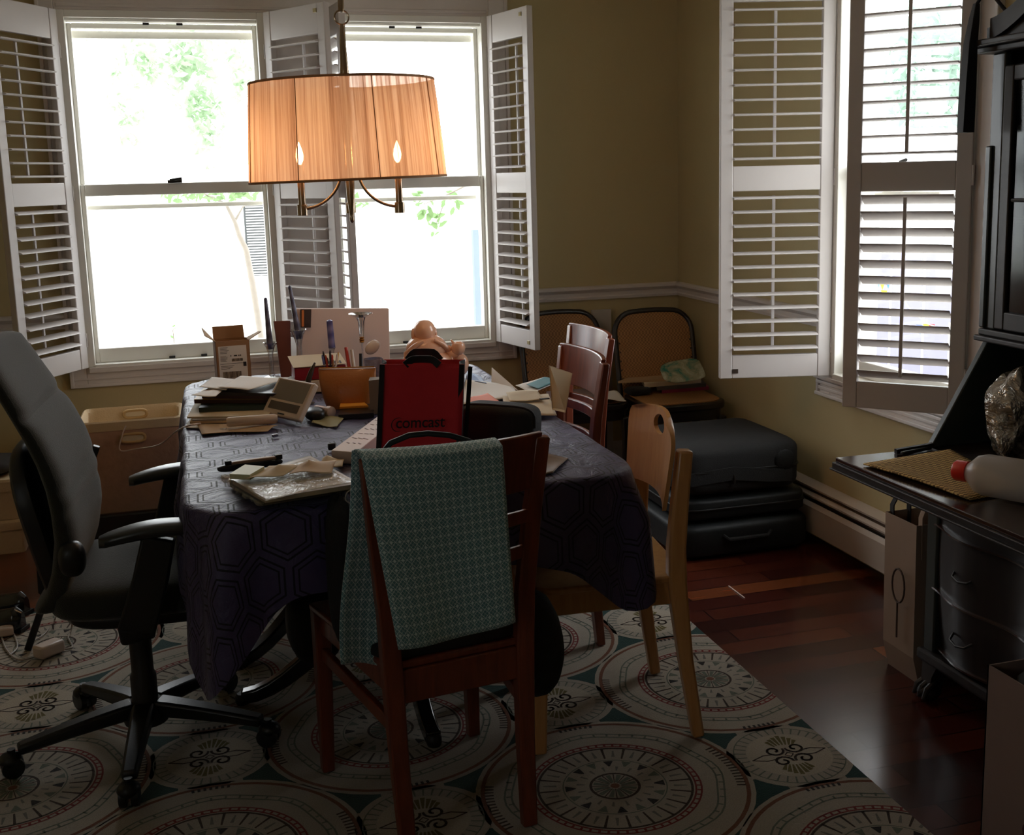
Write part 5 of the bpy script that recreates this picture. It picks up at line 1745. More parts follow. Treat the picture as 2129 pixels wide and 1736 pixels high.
# LCD display
dv = [Yp(545, 874, 3.57), Yp(620, 892, 3.41), Yp(656, 814, 3.46)]
dv.append(dv[0] + dv[2] - dv[1])
lowz = min(p.z for p in dv)
dsh = V((0, 0, T0 + 0.001 - lowz))
dv = [p + dsh * 0.0 for p in dv]
dvz = min(p.z for p in dv)
dt = thing('weather_display', 'white handheld display with two grey screens propped in front of the pouch', 'display', (sum(dv, V()) / 4).to_2d().to_3d() + V((0, 0, T0)))
dl = rel(dv, dt)
nrm = (dl[1] - dl[0]).cross(dl[3] - dl[0]).normalized()
if nrm.y > 0: nrm = -nrm
lift = V((0, 0, -min((p - nrm * 0.022).z for p in dl) if min((p - nrm * 0.022).z for p in dl) < 0 else 0))
dl = [p + lift for p in dl]
MB().prism([p - nrm * 0.02 for p in dl], nrm * 0.02).build('case', plain('ivory_plastic', srgb(206, 188, 168), 0.4, 0.03), dt, smooth=False, bevel=0.005)
def face(u0, v0, u1, v1, nm, m, o=0.0006):
    qq = [bil(dl, u, v) + nrm * 0.0 for u, v in ((u0, v0), (u1, v0), (u1, v1), (u0, v1))]
    MB().prism(qq, nrm * o).build(nm, m, dt, smooth=False)
lcd = plain('grey_lcd', srgb(128, 120, 108), 0.25, 0.03)
face(0.08, 0.56, 0.92, 0.08, 'screen', lcd) if False else None
# bil order: v=0 is the bottom edge pair (0,1), v=1 the top pair
face(0.07, 0.42, 0.93, 0.94, 'screen', lcd)
face(0.10, 0.15, 0.90, 0.36, 'screen', plain('dark_lcd', srgb(92, 84, 74), 0.25, 0.03))
face(0.42, 0.055, 0.60, 0.085, 'badge', ink, 0.0009)
# pill tube, notes, notebook
tb_ = Zp(690, 868, T0)
tt = thing('pill_bottle', 'small cream capped bottle lying beside the display', 'bottle', tb_)
ax = Matrix((V((0, 0, 1)), V((0.83, 0.55, 0)), V((-0.55, 0.83, 0)))).transposed()
MB().lathe([(0.0165, 0.0), (0.0165, 0.018), (0.0135, 0.02), (0.0145, 0.07)], 20, (0, 0, 0.0168), 0, ax).build('bottle_body', plain('cream_bottle', srgb(196, 158, 124), 0.4, 0.05), tt)
MB().lathe([(0.0145, -0.0012), (0.0166, 0.0), (0.0168, 0.016)], 20, (0, 0, 0.0168), 0, ax).build('cap', M['white_plastic'], tt)
sheet('crumpled_receipt', 'crumpled greenish receipt under the cream bottle', zq([(648, 884), (700, 890), (715, 872), (655, 866)], T0), plain('olive_paper', srgb(150, 140, 96), 0.8, 0.15, 30), wave=0.004, seed=8, cat='receipt')
pile_item('notebook', 'black notebook under the orange sticky notes', [(704, 872), (778, 868), (778, 842), (716, 842)], T0, 0.014, plain('black_cover', srgb(34, 38, 38), 0.3, 0.1), 'notebook')
pile_item('sticky_notes', 'pad of orange sticky notes on the black notebook', [(706, 850), (766, 847), (755, 838), (708, 842)], T0 + 0.0145, 0.006, plain('orange_note', srgb(226, 150, 36), 0.7, 0.04), 'sticky notes')
pile_item('folded_carton', 'flat brown carton upright behind the red bag', [(770, 862), (800, 858), (800, 852), (772, 854)], T0, 0.105, plain('olive_carton', srgb(112, 92, 68), 0.75, 0.08), 'carton')
# white roll and crumpled paper
sheet('crumpled_paper', 'torn crumpled brown paper lying in front of the paper pile', zq([(420, 905), (556, 898), (578, 886), (410, 884)], T0), paper_k, wave=0.003, seed=12, cat='paper')
cyl_a, cyl_b = Zp(472, 893, T0 + 0.0), Zp(578, 885, T0 + 0.0)
dcy = (cyl_b - cyl_a).normalized()
ctr = V((0, 0, 0.0215))
tag(MB().tube([cyl_a + ctr - dcy * 0.0, cyl_a + ctr + dcy * 0.006, cyl_a + ctr + (cyl_b - cyl_a) * 0.93, cyl_b + ctr], [0.011, 0.0145, 0.0145, 0.011], 18, flat=0.95).build('white_roll', plain('matte_ivory', srgb(214, 196, 176), 0.55, 0.03)), 'ivory cylinder lying on the torn brown paper', 'roll')
cl_ = Zp(572, 908, T0)
tag(MB().box(cl_ + V((0, 0, 0.004)), (0.018, 0.009, 0.008), Euler((0, 0, 0.5))).build('silver_clip', plain('steel_clip', srgb(150, 150, 160), 0.25, 0.05, metal=0.9), bevel=0.002), 'small silver clip on the cloth in front of the ivory cylinder', 'clip')

# figurine -----------------------------------------------------------------
M['peach'] = plain('peach_glaze', srgb(226, 176, 146), 0.22, 0.04, 20, coat=0.5)
fp = Zp(868, 795, T0)
fp = V((0.765, 4.03, T0))
k = 1.0
fg = thing('seated_figurine', 'glossy peach ceramic figurine of a seated round figure with one arm raised', 'figurine', fp)
mb = MB()
mb.blob((0, 0, 0.055), (0.092, 0.07, 0.056), (0.9, 0.9), (32, 20))
mb.blob((0, 0.0, 0.11), (0.074, 0.055, 0.052), (1, 1), (32, 20))
mb.build('body', M['peach'], fg)
hd = MB().blob((-0.006, -0.004, 0.174), (0.039, 0.040, 0.041), (1, 1), (32, 20))
for s in (-1, 1): hd.blob((-0.006 + s * 0.039, 0.004, 0.162), (0.008, 0.011, 0.023), (1, 1), (12, 10))
hd.blob((0.012, 0.036, 0.172), (0.0065, 0.007, 0.008), (1, 1), (12, 8))
hd.build('head', M['peach'], fg)
fc = MB()
for s in (-1, 1): fc.tube([(0.008 + s * 0.007, 0.0365, 0.183), (0.008 + s * 0.014, 0.0345, 0.185), (0.008 + s * 0.021, 0.0310, 0.183)], 0.0012, 6)
fc.tube([(-0.008, 0.0365, 0.160), (0.008, 0.0368, 0.155), (0.022, 0.0310, 0.160)], 0.0014, 6)
fc.build('face_lines', plain('brown_glaze_line', srgb(120, 74, 52), 0.4), fg)
rb_ = MB()
for s in (-1, 1):
    rb_.tube([(s * 0.02, -0.045, 0.145), (s * 0.05, -0.045, 0.128), (s * 0.078, -0.02, 0.1), (s * 0.082, -0.03, 0.06)], [0.006, 0.009, 0.009, 0.008], 12)
rb_.build('robe_fold', M['peach'], fg)
MB().tube([(0.07, -0.005, 0.105), (0.09, -0.02, 0.085), (0.106, -0.03, 0.09)], [0.018, 0.016, 0.012], 12).build('arm', M['peach'], fg)
MB().lathe([(0.012, 0.085), (0.022, 0.095), (0.026, 0.112), (0.022, 0.126), (0.014, 0.13), (0.012, 0.126), (0.018, 0.114)], 20, (0.108, -0.03, 0.0)).tube([(0.095, -0.03, 0.12), (0.083, -0.028, 0.14)], [0.008, 0.002], 8).build('held_bowl', M['peach'], fg)
MB().blob((0.118, 0.0, 0.045), (0.032, 0.032, 0.04), (0.9, 0.9), (20, 14)).build('raised_knee', M['peach'], fg)

# red shopping bag ---------------------------------------------------------
M['red_bag'] = plain('red_nonwoven', srgb(212, 40, 50), 0.75, 0.08, 30, 0.25, 260)
M['black_trim'] = plain('black_nonwoven', srgb(26, 24, 26), 0.8, 0.08)
BL, BR = Zp(781, 972, T0), Zp(957, 966, T0)
bg = thing('shopping_bag', 'small red shopping bag with black trim and black logo standing on the table', 'bag', (BL + BR) / 2)
ux = (BR - BL).normalized(); uy = V((-ux.y, ux.x, 0))
TL, TR = Yp(790, 757, BL.y + 0.015), Yp(965, 757, BR.y + 0.02)
dp = uy * 0.075
L_ = rel([BL, BR, TR, TL], bg)
mb = MB().grid(lambda u, v: bil(L_, u, v) + uy * (0.004 * sin(3 * u + 1) * sin(pi * v) - 0.003 * sin(7 * u) * v), 16, 16)
fr_ = mb.build('front_panel', M['red_bag'], bg, thick=0.002)
MB().grid(lambda u, v: bil(L_, u, v) + dp + uy * (0.004 * sin(4 * u) * sin(pi * v)), 12, 12).build('back_panel', M['red_bag'], bg, thick=0.002)
for i, j, s in ((0, 3, -1), (1, 2, 1)):
    MB().grid(lambda u, v, i=i, j=j, s=s: (L_[i] * (1 - v) + L_[j] * v) + dp * u - ux * (s * 0.012 * sin(pi * u) * v), 8, 8).build('gusset', M['black_trim'], bg, thick=0.002)
MB().slab([L_[0], L_[1], L_[1] + dp, L_[0] + dp], 0.002).build('bag_floor', M['black_trim'], bg, smooth=False)
for i, j, s in ((0, 3, 1), (1, 2, -1)):
    MB().bar([L_[i] + ux * (s * 0.006) - uy * 0.002, (L_[i] + L_[j]) / 2 + ux * (s * 0.006) - uy * 0.0015, L_[j] + ux * (s * 0.006) - uy * 0.0045], 0.003, 0.012, ux).build('edge_trim', M['black_trim'], bg)
for off, hgt, lean in ((V((0, 0, 0)) - uy * 0.004, 0.006, 0.0), (dp, 0.012, 0.01)):
    c0, c1 = L_[3] * 0.70 + L_[2] * 0.30, L_[3] * 0.30 + L_[2] * 0.70
    pts = []
    for q in range(15):
        t = q / 14
        pts.append(c0 * (1 - t) + c1 * t + off + V((0, 0, -0.002 + (hgt + 0.006) * min(1, sin(pi * t) * 1.8))) + uy * (0.02 * sin(pi * t)))
    MB().bar(pts, 0.018, 0.003, uy).build('handle', M['black_trim'], bg)
sg = L_[1] + dp * 0.6 + ux * 0.012
MB().bar([sg + V((0, 0, 0.04)), sg + ux * 0.010 + V((0, 0, 0.13)), L_[2] + dp * 0.6 + ux * 0.014 - V((0, 0, 0.014))], 0.011, 0.003, uy).build('side_strap', M['black_trim'], bg)
# logo lettering
fc_ = bpy.data.curves.new('logo', 'FONT')
fc_.body = 'comcast'
fc_.size = 0.0315; fc_.extrude = 0.0004; fc_.space_character = 0.98
fc_.offset = 0.0002
tmp = bpy.data.objects.new('logo_tmp', fc_)
COL.objects.link(tmp)
dg = bpy.context.evaluated_depsgraph_get()
me = bpy.data.meshes.new_from_object(tmp.evaluated_get(dg))
bpy.data.objects.remove(tmp)
uz = (L_[3] - L_[0]).normalized()
xs = [v.co.x for v in me.vertices]
sx = 0.120 / (max(xs) - min(xs))
org = Yp(825, 886, BL.y + 0.004) - V(bg.location)
org = org - (-uy) * (org - L_[0]).dot(-uy) + (-uy) * 0.0065
nrmf = -uy
for v in me.vertices:
    p = V(v.co)
    v.co = org + ux * ((p.x - min(xs)) * sx) + uz * (p.y * sx * 1.08) + nrmf * (p.z)
lo = bpy.data.objects.new('logo', me)
me.materials.append(M['black_trim'])
COL.objects.link(lo); lo.parent = bg
cm = MB()
for (cx_, r0, r1, a0, a1) in ((0.0065, 0.0165, 0.0190, 70, 285), ):
    rg = []
    for q in range(30):
        a = rad(a0 + (a1 - a0) * q / 29)
        tpr = 0.0016 * sin(pi * q / 29)
        ct = org + ux * cx_ + uz * 0.0085
        rg.append([ct + ux * ((r0 - tpr * 0) * cos(a)) + uz * (r0 * sin(a)), ct + ux * ((r0 + 0.0008 + tpr) * cos(a)) + uz * ((r0 + 0.0008 + tpr) * sin(a)), ct + ux * ((r0 + 0.0008 + tpr) * cos(a)) + uz * ((r0 + 0.0008 + tpr) * sin(a)) + nrmf * 0.0006, ct + ux * (r0 * cos(a)) + uz * (r0 * sin(a)) + nrmf * 0.0006])
    cm.loft(rg)
cm.build('logo', M['black_trim'], bg)
tag(MB().box(bg.location + dp * 0.5 + V((0, 0, 0.112)), (0.10, 0.03, 0.215), Euler((0, 0.05, math.atan2(ux.y, ux.x)))).build('bagged_packet', plain('glossy_green_packet', srgb(150, 160, 120), 0.15, 0.4, 18), smooth=False, bevel=0.004), 'shiny green packet showing at the mouth of the red bag', 'packet')

# black camera case behind the red bag
ca, cb_ = Zp(978, 925, T0), Zp(1122, 932, T0)
cc = (ca + cb_) / 2
cdir = (cb_ - ca).normalized()
cs_ = thing('zip_case', 'padded black zip case next to the red bag', 'case', cc + V((0, 0.05, 0)))
hz = (Yp(1040, 838, cc.y + 0.05).z - T0) / 2
MB().blob((0, 0, hz), ((cb_ - ca).length / 2 * 1.12, 0.055, hz), (0.35, 0.45), (44, 20), rot=Euler((0, 0.03, math.atan2(cdir.y, cdir.x)))).build('case_shell', M['nylon'], cs_)
an = math.atan2(cdir.y, cdir.x)
pts = []
for q in range(33):
    a = pi * q / 32
    sp_ = lambda x, e: (abs(x) ** e) * (1 if x >= 0 else -1)
    r_ = (cb_ - ca).length / 2 * 1.125
    pts.append(Euler((0, 0.03, an)).to_matrix() @ V((r_ * sp_(cos(a), 0.45), -0.03, hz * 1.005 * sp_(sin(a), 0.45))) + V((0, 0, hz)))
MB().tube(pts, 0.0035, 6).build('zipper', M['black_trim'], cs_)

# papers on the far right of the table
sheet('paper_sheet', 'blue printed sheet lying at the window end beyond the figurine', zq([(968, 792), (1012, 800), (1000, 786), (972, 774)], T0), bluep, wave=0.004, seed=21)
sheet('paper_sheet', 'broad white sheet spread under the salmon card', zq([(960, 842), (1082, 826), (1060, 800), (968, 790)], T0 + 0.002), paper_w, wave=0.002, seed=22)
sheet('paper_sheet', 'cream sheet lying against the mahogany chairs, partly under the black case', zq([(1050, 872), (1158, 864), (1140, 822), (1045, 826)], T0 + 0.004), paper_c, wave=0.003, seed=23)
sheet('card', 'salmon orange card on the white papers behind the black case', zq([(972, 846), (1048, 842), (1014, 818), (974, 828)], T0 + 0.0105), salmon, wave=0.001, seed=24, cat='card')
sheet('paper_sheet', 'cream envelope between salmon card and mahogany chairs', zq([(1060, 836), (1128, 832), (1118, 812), (1052, 816)], T0 + 0.013), paper_c, wave=0.002, seed=25)
tag(MB().box(Zp(1132, 829, T0 + 0.022), (0.03, 0.012, 0.003), Euler((0, 0, 0.1))).build('black_binder_clip', ink, smooth=False), 'flat black clip lying on the cream envelope', 'clip')
tag(MB().slab([Zp(1022, 796, T0 + 0.001), Zp(1078, 812, T0 + 0.001), Yp(1060, 800, 3.86) + V((0, 0, 0.0)), Yp(1023, 764, 3.94)], 0.0015).build('folded_letter', paper_w, smooth=False), 'white letter folded upright at the table edge below the window', 'paper')
sheet('postcard', 'white postcard with teal picture jutting past the table edge', [Zp(1072, 802, T0 + 0.006), Zp(1106, 818, T0 + 0.006), Zp(1168, 792, T0 + 0.02), Zp(1130, 785, T0 + 0.02)], paper_w, wave=0.001, seed=27, cat='card')
sheet('photo_print', 'teal photo print lying on the white postcard', [Zp(1094, 800, T0 + 0.016), Zp(1120, 808, T0 + 0.016), Zp(1166, 789, T0 + 0.027), Zp(1132, 784, T0 + 0.027)], teal_p, wave=0.0006, seed=28, cat='photo')
# front stack in plastic sleeves
q4 = [(478, 1012), (546, 1052), (742, 1020), (640, 962)]
zz = T0
for k, (m_, th, lb) in enumerate(((plain('magazine_pages', srgb(120, 108, 92), 0.6, 0.3, 90), 0.018, 'lowest thick magazine of the plastic-wrapped stack at the table front'), (plain('olive_cover', srgb(96, 88, 62), 0.3, 0.3, 18), 0.014, 'olive magazine in the middle of the plastic-wrapped stack'), (plain('beige_cover', srgb(170, 150, 122), 0.35, 0.15, 14), 0.010, 'beige magazine on top of the plastic-wrapped stack'))):
    pile_item('magazine', lb, [(x + k * 3, y - k * 3) for x, y in q4], zz, th, m_, 'magazine'); zz += th + 0.001
t = NT('crinkled_plastic_film'); t.b.inputs['Base Color'].default_value = srgb(214, 206, 180); t.b.inputs['Roughness'].default_value = 0.1
t.b.inputs['Alpha'].default_value = 0.35; t.b.inputs['Specular IOR Level'].default_value = 0.9
t.bump(t.noise(t.coord(), 40, 3, 0.6, 1.0), 0.7, 0.006)
M['film'] = t.mat
sheet('plastic_wrap', 'shiny clear plastic wrap over the magazine stack', zq([(486, 1004), (552, 1042), (738, 1006), (644, 955)], zz + 0.001), M['film'], wave=0.003, seed=31, cat='wrapper', nu=24, nv=16)
fr = MB()
rnd = random.Random(3)
for k in range(7):
    t_ = k / 6
    a = Zp(472 + 66 * t_, 996 + 48 * t_, T0 + 0.012)
    fr.blob(a + V((rnd.uniform(-.004, .004), 0, rnd.uniform(-0.001, 0.004))), (0.012, 0.016, 0.009), (0.8, 0.8), (14, 8), wob=0.15, seed=k)
tag(fr.build('bubble_wrap', M['film']), 'puffed end of the clear plastic wrap at the outer edge of the magazine stack', 'wrapper')
zz += 0.009
pile_item('index_card', 'pale green notepad on the plastic-wrapped stack', [(478, 996), (520, 998), (550, 980), (510, 976)], zz, 0.012, plain('pale_green_pad', srgb(206, 208, 170), 0.5, 0.04), 'notepad')
sheet('receipt', 'long creased receipt lying across the plastic-wrapped stack', zq([(505, 1002), (590, 990), (640, 970), (560, 972)], zz + 0.001), paper_c, wave=0.004, seed=33, cat='receipt', tip=[(0.5, 0.6, 0.014)])
sheet('receipt', 'folded receipt arched over the far corner of the plastic-wrapped stack', zq([(600, 990), (690, 984), (700, 962), (636, 964)], zz + 0.001), plain('beige_receipt', srgb(196, 172, 144), 0.8, 0.05, 20), wave=0.004, seed=34, cat='receipt', tip=[(0.3, 0.6, 0.02)])
sheet('receipt', 'small curled receipt leaning on the long white box', zq([(662, 975), (712, 972), (716, 956), (672, 958)], T0 + 0.012), paper_c, wave=0.003, seed=35, cat='receipt', tip=[(0.2, 0.9, 0.012)])
# glasses case / multi-tool
ga, gb = Zp(452, 984, T0), Zp(588, 966, T0)
gd = (gb - ga)
gt = thing('pocket_knife', 'folded black and tan pocket tool lying behind the plastic-wrapped stack', 'tool', (ga + gb) / 2)
gl_ = gd.length
rz_ = math.atan2(gd.y, gd.x)
gt.rotation_euler = (0, 0, rz_)
MB().blob((0, 0, 0.010), (gl_ / 2, 0.011, 0.010), (0.45, 0.6), (28, 12)).build('handle_body', M['black_plastic'], gt)
MB().blob((gl_ * 0.06, 0.0, 0.021), (gl_ * 0.36, 0.009, 0.0045), (0.4, 0.5), (24, 10)).build('tan_scale', plain('tan_scale', srgb(150, 120, 92), 0.45), gt)
MB().box((gl_ * 0.44, 0, 0.022), (0.018, 0.014, 0.012)).box((-gl_ * 0.33, 0, 0.023), (0.016, 0.012, 0.010)).build('clip', M['black_metal'], gt, smooth=False, bevel=0.002)
# long white box with print
la, lb2 = Zp(690, 962, T0), Zp(742, 966, T0)
far = Zp(812, 868, T0)
qa = [la, lb2, far + (lb2 - la), far]
wbx = thing('long_carton', 'long flat white carton with printed top lying behind the red bag corner', 'box', sum(qa, V()) / 4)
ql = rel(qa, wbx)
MB().prism(ql, (0, 0, 0.032)).build('carton_body', plain('white_print_carton', srgb(216, 198, 188), 0.6, 0.03), wbx, smooth=False, bevel=0.002)
mk = plain('faint_brown_print', srgb(150, 120, 112), 0.6)
for k in range(7):
    for v_ in (0.25, 0.5, 0.72):
        c0 = bil([ql[0], ql[3], ql[2], ql[1]], 0.16 + 0.1 * k, v_) + V((0, 0, 0.0325))
        MB().box(c0, (0.004, 0.014 + 0.006 * ((k * 3) % 2), 0.0008), Euler((0, 0, 0.25 + 0.2 * (k % 3)))).build('printed_mark', mk, wbx, smooth=False)
tag(MB().box(Zp(690, 935, T0) + V((0, 0, 0.009)), (0.02, 0.012, 0.018), Euler((0, 0, 0.3))).build('rubber_stopper', M['black_plastic'], bevel=0.003), 'small black stopper standing at the near end of the long white carton', 'stopper')
sheet('magazine', 'colourful brochure lying on the cloth at the near table corner beside the slat chair', zq([(1104, 990), (1150, 985), (1181, 953), (1120, 945)], T0), plain('brochure_print', srgb(128, 104, 84), 0.4, 0.5, 34), wave=0.002, seed=40, cat='magazine', thick=0.002)

# ------------------------------------------------------------------ things on / around the front chair
def towel_mat():
    t = NT('teal_star_towel')
    uv = t.n('ShaderNodeUVMap')
    sc = t.n('ShaderNodeVectorMath', operation='SCALE'); sc.inputs['Scale'].default_value = 1 / 0.0195
    t.l(uv.outputs[0], sc.inputs[0])
    sp = t.n('ShaderNodeSeparateXYZ'); t.l(sc.outputs[0], sp.inputs[0])
    def cell(a): return t.math('ABSOLUTE', t.math('SUBTRACT', t.math('FLOORED_MODULO', a, 1.0), 0.5))
    ax_, ay_ = cell(sp.outputs[0]), cell(sp.outputs[1])
    star = t.math('ADD', t.math('SQRT', ax_), t.math('SQRT', ay_))
    lines = t.math('LESS_THAN', t.math('MINIMUM', ax_, ay_), 0.035)
    diag = t.math('LESS_THAN', t.math('ABSOLUTE', t.math('SUBTRACT', ax_, ay_)), 0.05)
    ringm = t.math('LESS_THAN', t.math('ABSOLUTE', t.math('SUBTRACT', t.math('ADD', ax_, ay_), 0.5)), 0.06)
    m = t.math('ADD', t.math('MULTIPLY', t.math('LESS_THAN', star, 0.60), 1.0), t.math('ADD', t.math('MULTIPLY', ringm, 0.7), t.math('ADD', t.math('MULTIPLY', diag, 0.45), t.math('MULTIPLY', lines, 0.35))), clamp=True)
    n = t.noise(t.coord(), 60, 3)
    base = t.mix(n, srgb(82, 128, 136), srgb(102, 150, 156))
    t.l(t.mix(m, base, srgb(212, 232, 232)), t.b.inputs['Base Color'])
    t.b.inputs['Roughness'].default_value = 0.95
    t.b.inputs['Sheen Weight'].default_value = 0.4
    t.bump(t.math('ADD', m, t.noise(t.coord(), 300, 2)), 0.5, 0.003)
    return t.mat


M['towel'] = towel_mat()
A1, A2 = Yp(750, 950, 2.215), Yp(1042, 923, 2.245)
B1, B2 = Yp(826, 1345, 2.17), Yp(1067, 1288, 2.235)
C1, C2 = Yp(716, 1392, 2.335), Yp(960, 1360, 2.40)
A1b, A2b = A1 + V((-0.012, 0.052, -0.004)), A2 + V((-0.012, 0.052, -0.004))
A1.z = A2.z = 0.0
zt1 = 0.924
def tw(u, v):
    # v: 0 front hem (camera side) .. 0.48 top .. 1 hem on the table side
    L1 = [B1, V((A1.x, A1.y, zt1 - 0.004)), V((A1.x - 0.004, A1.y + 0.026, zt1 + 0.004)), V((A1b.x, A1b.y, zt1 - 0.005)), C1]
    L2 = [B2, V((A2.x, A2.y, zt1 - 0.012)), V((A2.x - 0.004, A2.y + 0.026, zt1 - 0.004)), V((A2b.x, A2b.y, zt1 - 0.013)), C2]
    st = [0, 0.47, 0.495, 0.52, 1]
    for i in range(4):
        if v <= st[i + 1] + 1e-9:
            f = (v - st[i]) / (st[i + 1] - st[i])
            p = (L1[i] * (1 - f) + L1[i + 1] * f) * (1 - u) + (L2[i] * (1 - f) + L2[i + 1] * f) * u
            break
    hang = 1 - abs(v - 0.495) / 0.5
    hang = 1 - hang
    sag = -0.018 * (1 - (2 * u - 1) ** 2) * max(0, 1 - hang * 2)     # follows the curved slat
    if v < 0.47: p = p + V((0, -0.006 - 0.010 * hang * sin(u * 7 + 1) , -0.012 * hang * sin(pi * u)))
    if v > 0.52: p = p + V((-0.014 * hang * sin(v * 9), 0.012 * hang * sin(u * 9), 0.012 * hang * cos(u * 6)))
    p = p + V((0, sag, 0))
    return p, (u * 0.31, v * 0.86)
tag(MB().grid(tw, 30, 60, uv=True).build('hand_towel', M['towel'], thick=0.004), 'teal star-patterned towel draped over the back of the mahogany chair', 'towel')
# tote on the seat, with arched handle
tt = thing('black_tote', 'black tote bag on the chair seat, stiff handle arching before the red bag', 'bag', (0.44, 2.415, 0.489))
MB().blob((0, 0, 0.17), (0.15, 0.065, 0.17), (0.4, 0.45), (36, 20), rot=Euler((0, 0, 0.15)), wob=0.02, seed=2).build('tote_body', M['nylon'], tt)
yh = 2.40
hp = [Yp(x, y, yh) for x, y in ((782, 985), (790, 948), (812, 921), (850, 905), (890, 901), (935, 905), (975, 917), (1006, 934), (1020, 960))]
MB().bar(rel(hp, tt), 0.012, 0.013, (0, 1, 0)).build('arched_handle', M['leather_blk'], tt, bevel=0.004)
tag(MB().blob(Yp(1105, 1335, 2.56), (0.07, 0.11, 0.125), (0.8, 0.85), (30, 20), wob=0.02, seed=6).build('black_backpack', M['nylon']), 'black backpack hanging beside the mahogany chair under the cloth', 'backpack')
tag(MB().blob(Yp(655, 1285, 2.86), (0.075, 0.09, 0.105), (0.75, 0.8), (30, 20), wob=0.04, seed=8).build('black_handbag', M['leather_blk']), 'slumped black handbag under the table front beside the chair leg', 'bag')
tag(MB().blob(Yp(716, 1185, 2.50), (0.038, 0.05, 0.17), (0.8, 0.7), (26, 20), wob=0.05, seed=12).build('black_jacket', M['nylon']), 'black jacket hanging down between the tablecloth and the teal towel', 'jacket')
cord('earphone_cord', 'thin pale cord loop hanging beside the towel at the table edge', [Yp(738, 1014, 2.42), Yp(722, 1024, 2.42), Yp(719, 1040, 2.42), Yp(736, 1050, 2.42)], 0.0014, 'cord_grey')

# ------------------------------------------------------------------ things on the cane chairs
zs = 0.4455
G2 = 'papers on the corner chair'
def cp(label, px, z, th, m, cat='magazine', name='magazine'): return pile_item(name, label, px, z, th, m, cat)
cp('magenta folder at the bottom of the pile on the corner cane chair', [(1376, 818), (1474, 810), (1452, 790), (1370, 795)], zs, 0.015, plain('magenta_cover', srgb(150, 44, 84), 0.4, 0.1), 'folder', 'folder')
cp('dark magazine second in the pile on the corner cane chair', [(1366, 812), (1468, 804), (1450, 786), (1360, 790)], zs + 0.0155, 0.016, plain('slate_cover', srgb(86, 84, 84), 0.4, 0.2))
cp('cream magazine with blue corner in the corner chair pile', [(1340, 806), (1458, 796), (1446, 780), (1330, 790)], zs + 0.032, 0.018, paper_c)
cp('brown envelope spread over the corner chair pile, pointing at the mahogany chairs', [(1285, 797), (1440, 790), (1430, 766), (1360, 770)], zs + 0.0505, 0.010, paper_k, 'envelope', 'envelope')
t = NT('clear_sleeve_print'); 
ns = t.noise(t.coord(), 11, 4, 0.6, 1.0)
t.l(t.ramp(ns, [(0.36, srgb(52, 120, 104)), (0.48, srgb(150, 150, 120)), (0.7, srgb(196, 196, 176))]), t.b.inputs['Base Color'])
t.b.inputs['Roughness'].default_value = 0.2; t.bump(t.noise(t.coord(), 30, 3), 0.5, 0.006)
slv = Yp(1420, 771, 4.80)
tag(MB().blob(slv, (0.098, 0.07, 0.010), (0.6, 0.8), (40, 12), rot=Euler((0.62, -0.10, -0.12)), wob=0.03, seed=51).build('plastic_sleeve', t.mat), 'green-printed plastic sleeve curling on top of the corner chair pile', 'sleeve')
tag(MB().blob(Zp(1326, 812, 0.4640), (0.06, 0.045, 0.018), (0.6, 0.7), wob=0.04, seed=14).build('black_pouch', M['nylon']), 'black soft pouch beside the paper pile on the corner cane chair', 'pouch')
sheet('paper_sheet', 'crumpled white paper on the other cane chair, behind the mahogany slats', [V((1.60, 4.74, 0.448)), V((1.80, 4.78, 0.448)), V((1.80, 4.95, 0.452)), V((1.62, 4.92, 0.452))], paper_w, wave=0.012, seed=52)
pile_ = MB().span((1.50, 4.80, 0.4455), (1.70, 5.02, 0.475))
tag(pile_.build('magazine', plain('faded_cover', srgb(120, 100, 96), 0.5, 0.4, 24), smooth=False), 'thick faded magazine on the cane chair under the back window', 'magazine')
tag(MB().slab([V((1.83, 5.325, 0.0)), V((1.93, 5.325, 0.0)), V((1.93, 5.333, 0.80)), V((1.83, 5.333, 0.80))], 0.012).build('foam_board', plain('white_foam_board', srgb(190, 184, 176), 0.7, 0.03), smooth=False), 'white foam board standing against the wall between the cane chairs', 'board')
tag(MB().slab([Zp(1150, 852, T0 + 0.018), Zp(1176, 858, T0 + 0.018), Yp(1190, 776, 3.30), Yp(1143, 760, 3.30)], 0.004).build('desk_calendar', plain('ivory_board', srgb(206, 190, 160), 0.7, 0.04), smooth=False), 'ivory board standing upright behind the nearer mahogany chair back', 'board')
# ------------------------------------------------------------------ garden and neighbours outside
M['ground'] = plain('pale_paving', srgb(206, 204, 196), 0.9, 0.06, 3)
M['siding'] = plain('white_siding', srgb(226, 226, 222), 0.7, 0.03)
M['dark_window'] = plain('dim_window', srgb(66, 70, 72), 0.3, 0.3, 6)
M['bark'] = plain('grey_bark', srgb(140, 134, 128), 0.9, 0.2, 20)
def leaf_mat(name, c):
    t = NT(name)
    n = t.noise(t.coord(), 3, 3)
    col = t.mix(n, mul(c, 0.75), mul(c, 1.3))
    d = t.n('ShaderNodeBsdfDiffuse'); t.l(col, d.inputs[0])
    l = t.n('ShaderNodeBsdfTranslucent'); t.l(col, l.inputs[0])
    m = t.n('ShaderNodeMixShader'); m.inputs[0].default_value = 0.5
    t.l(d.outputs[0], m.inputs[1]); t.l(l.outputs[0], m.inputs[2]); t.l(m.outputs[0], t.out.inputs['Surface'])
    return t.mat
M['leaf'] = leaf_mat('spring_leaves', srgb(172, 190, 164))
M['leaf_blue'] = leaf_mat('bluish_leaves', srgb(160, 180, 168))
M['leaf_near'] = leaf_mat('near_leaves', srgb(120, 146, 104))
struct(MB().span((-14, D + 0.4, -0.62), (16, 26, -0.5)), 'ground_garden', M['ground'], smooth=False)
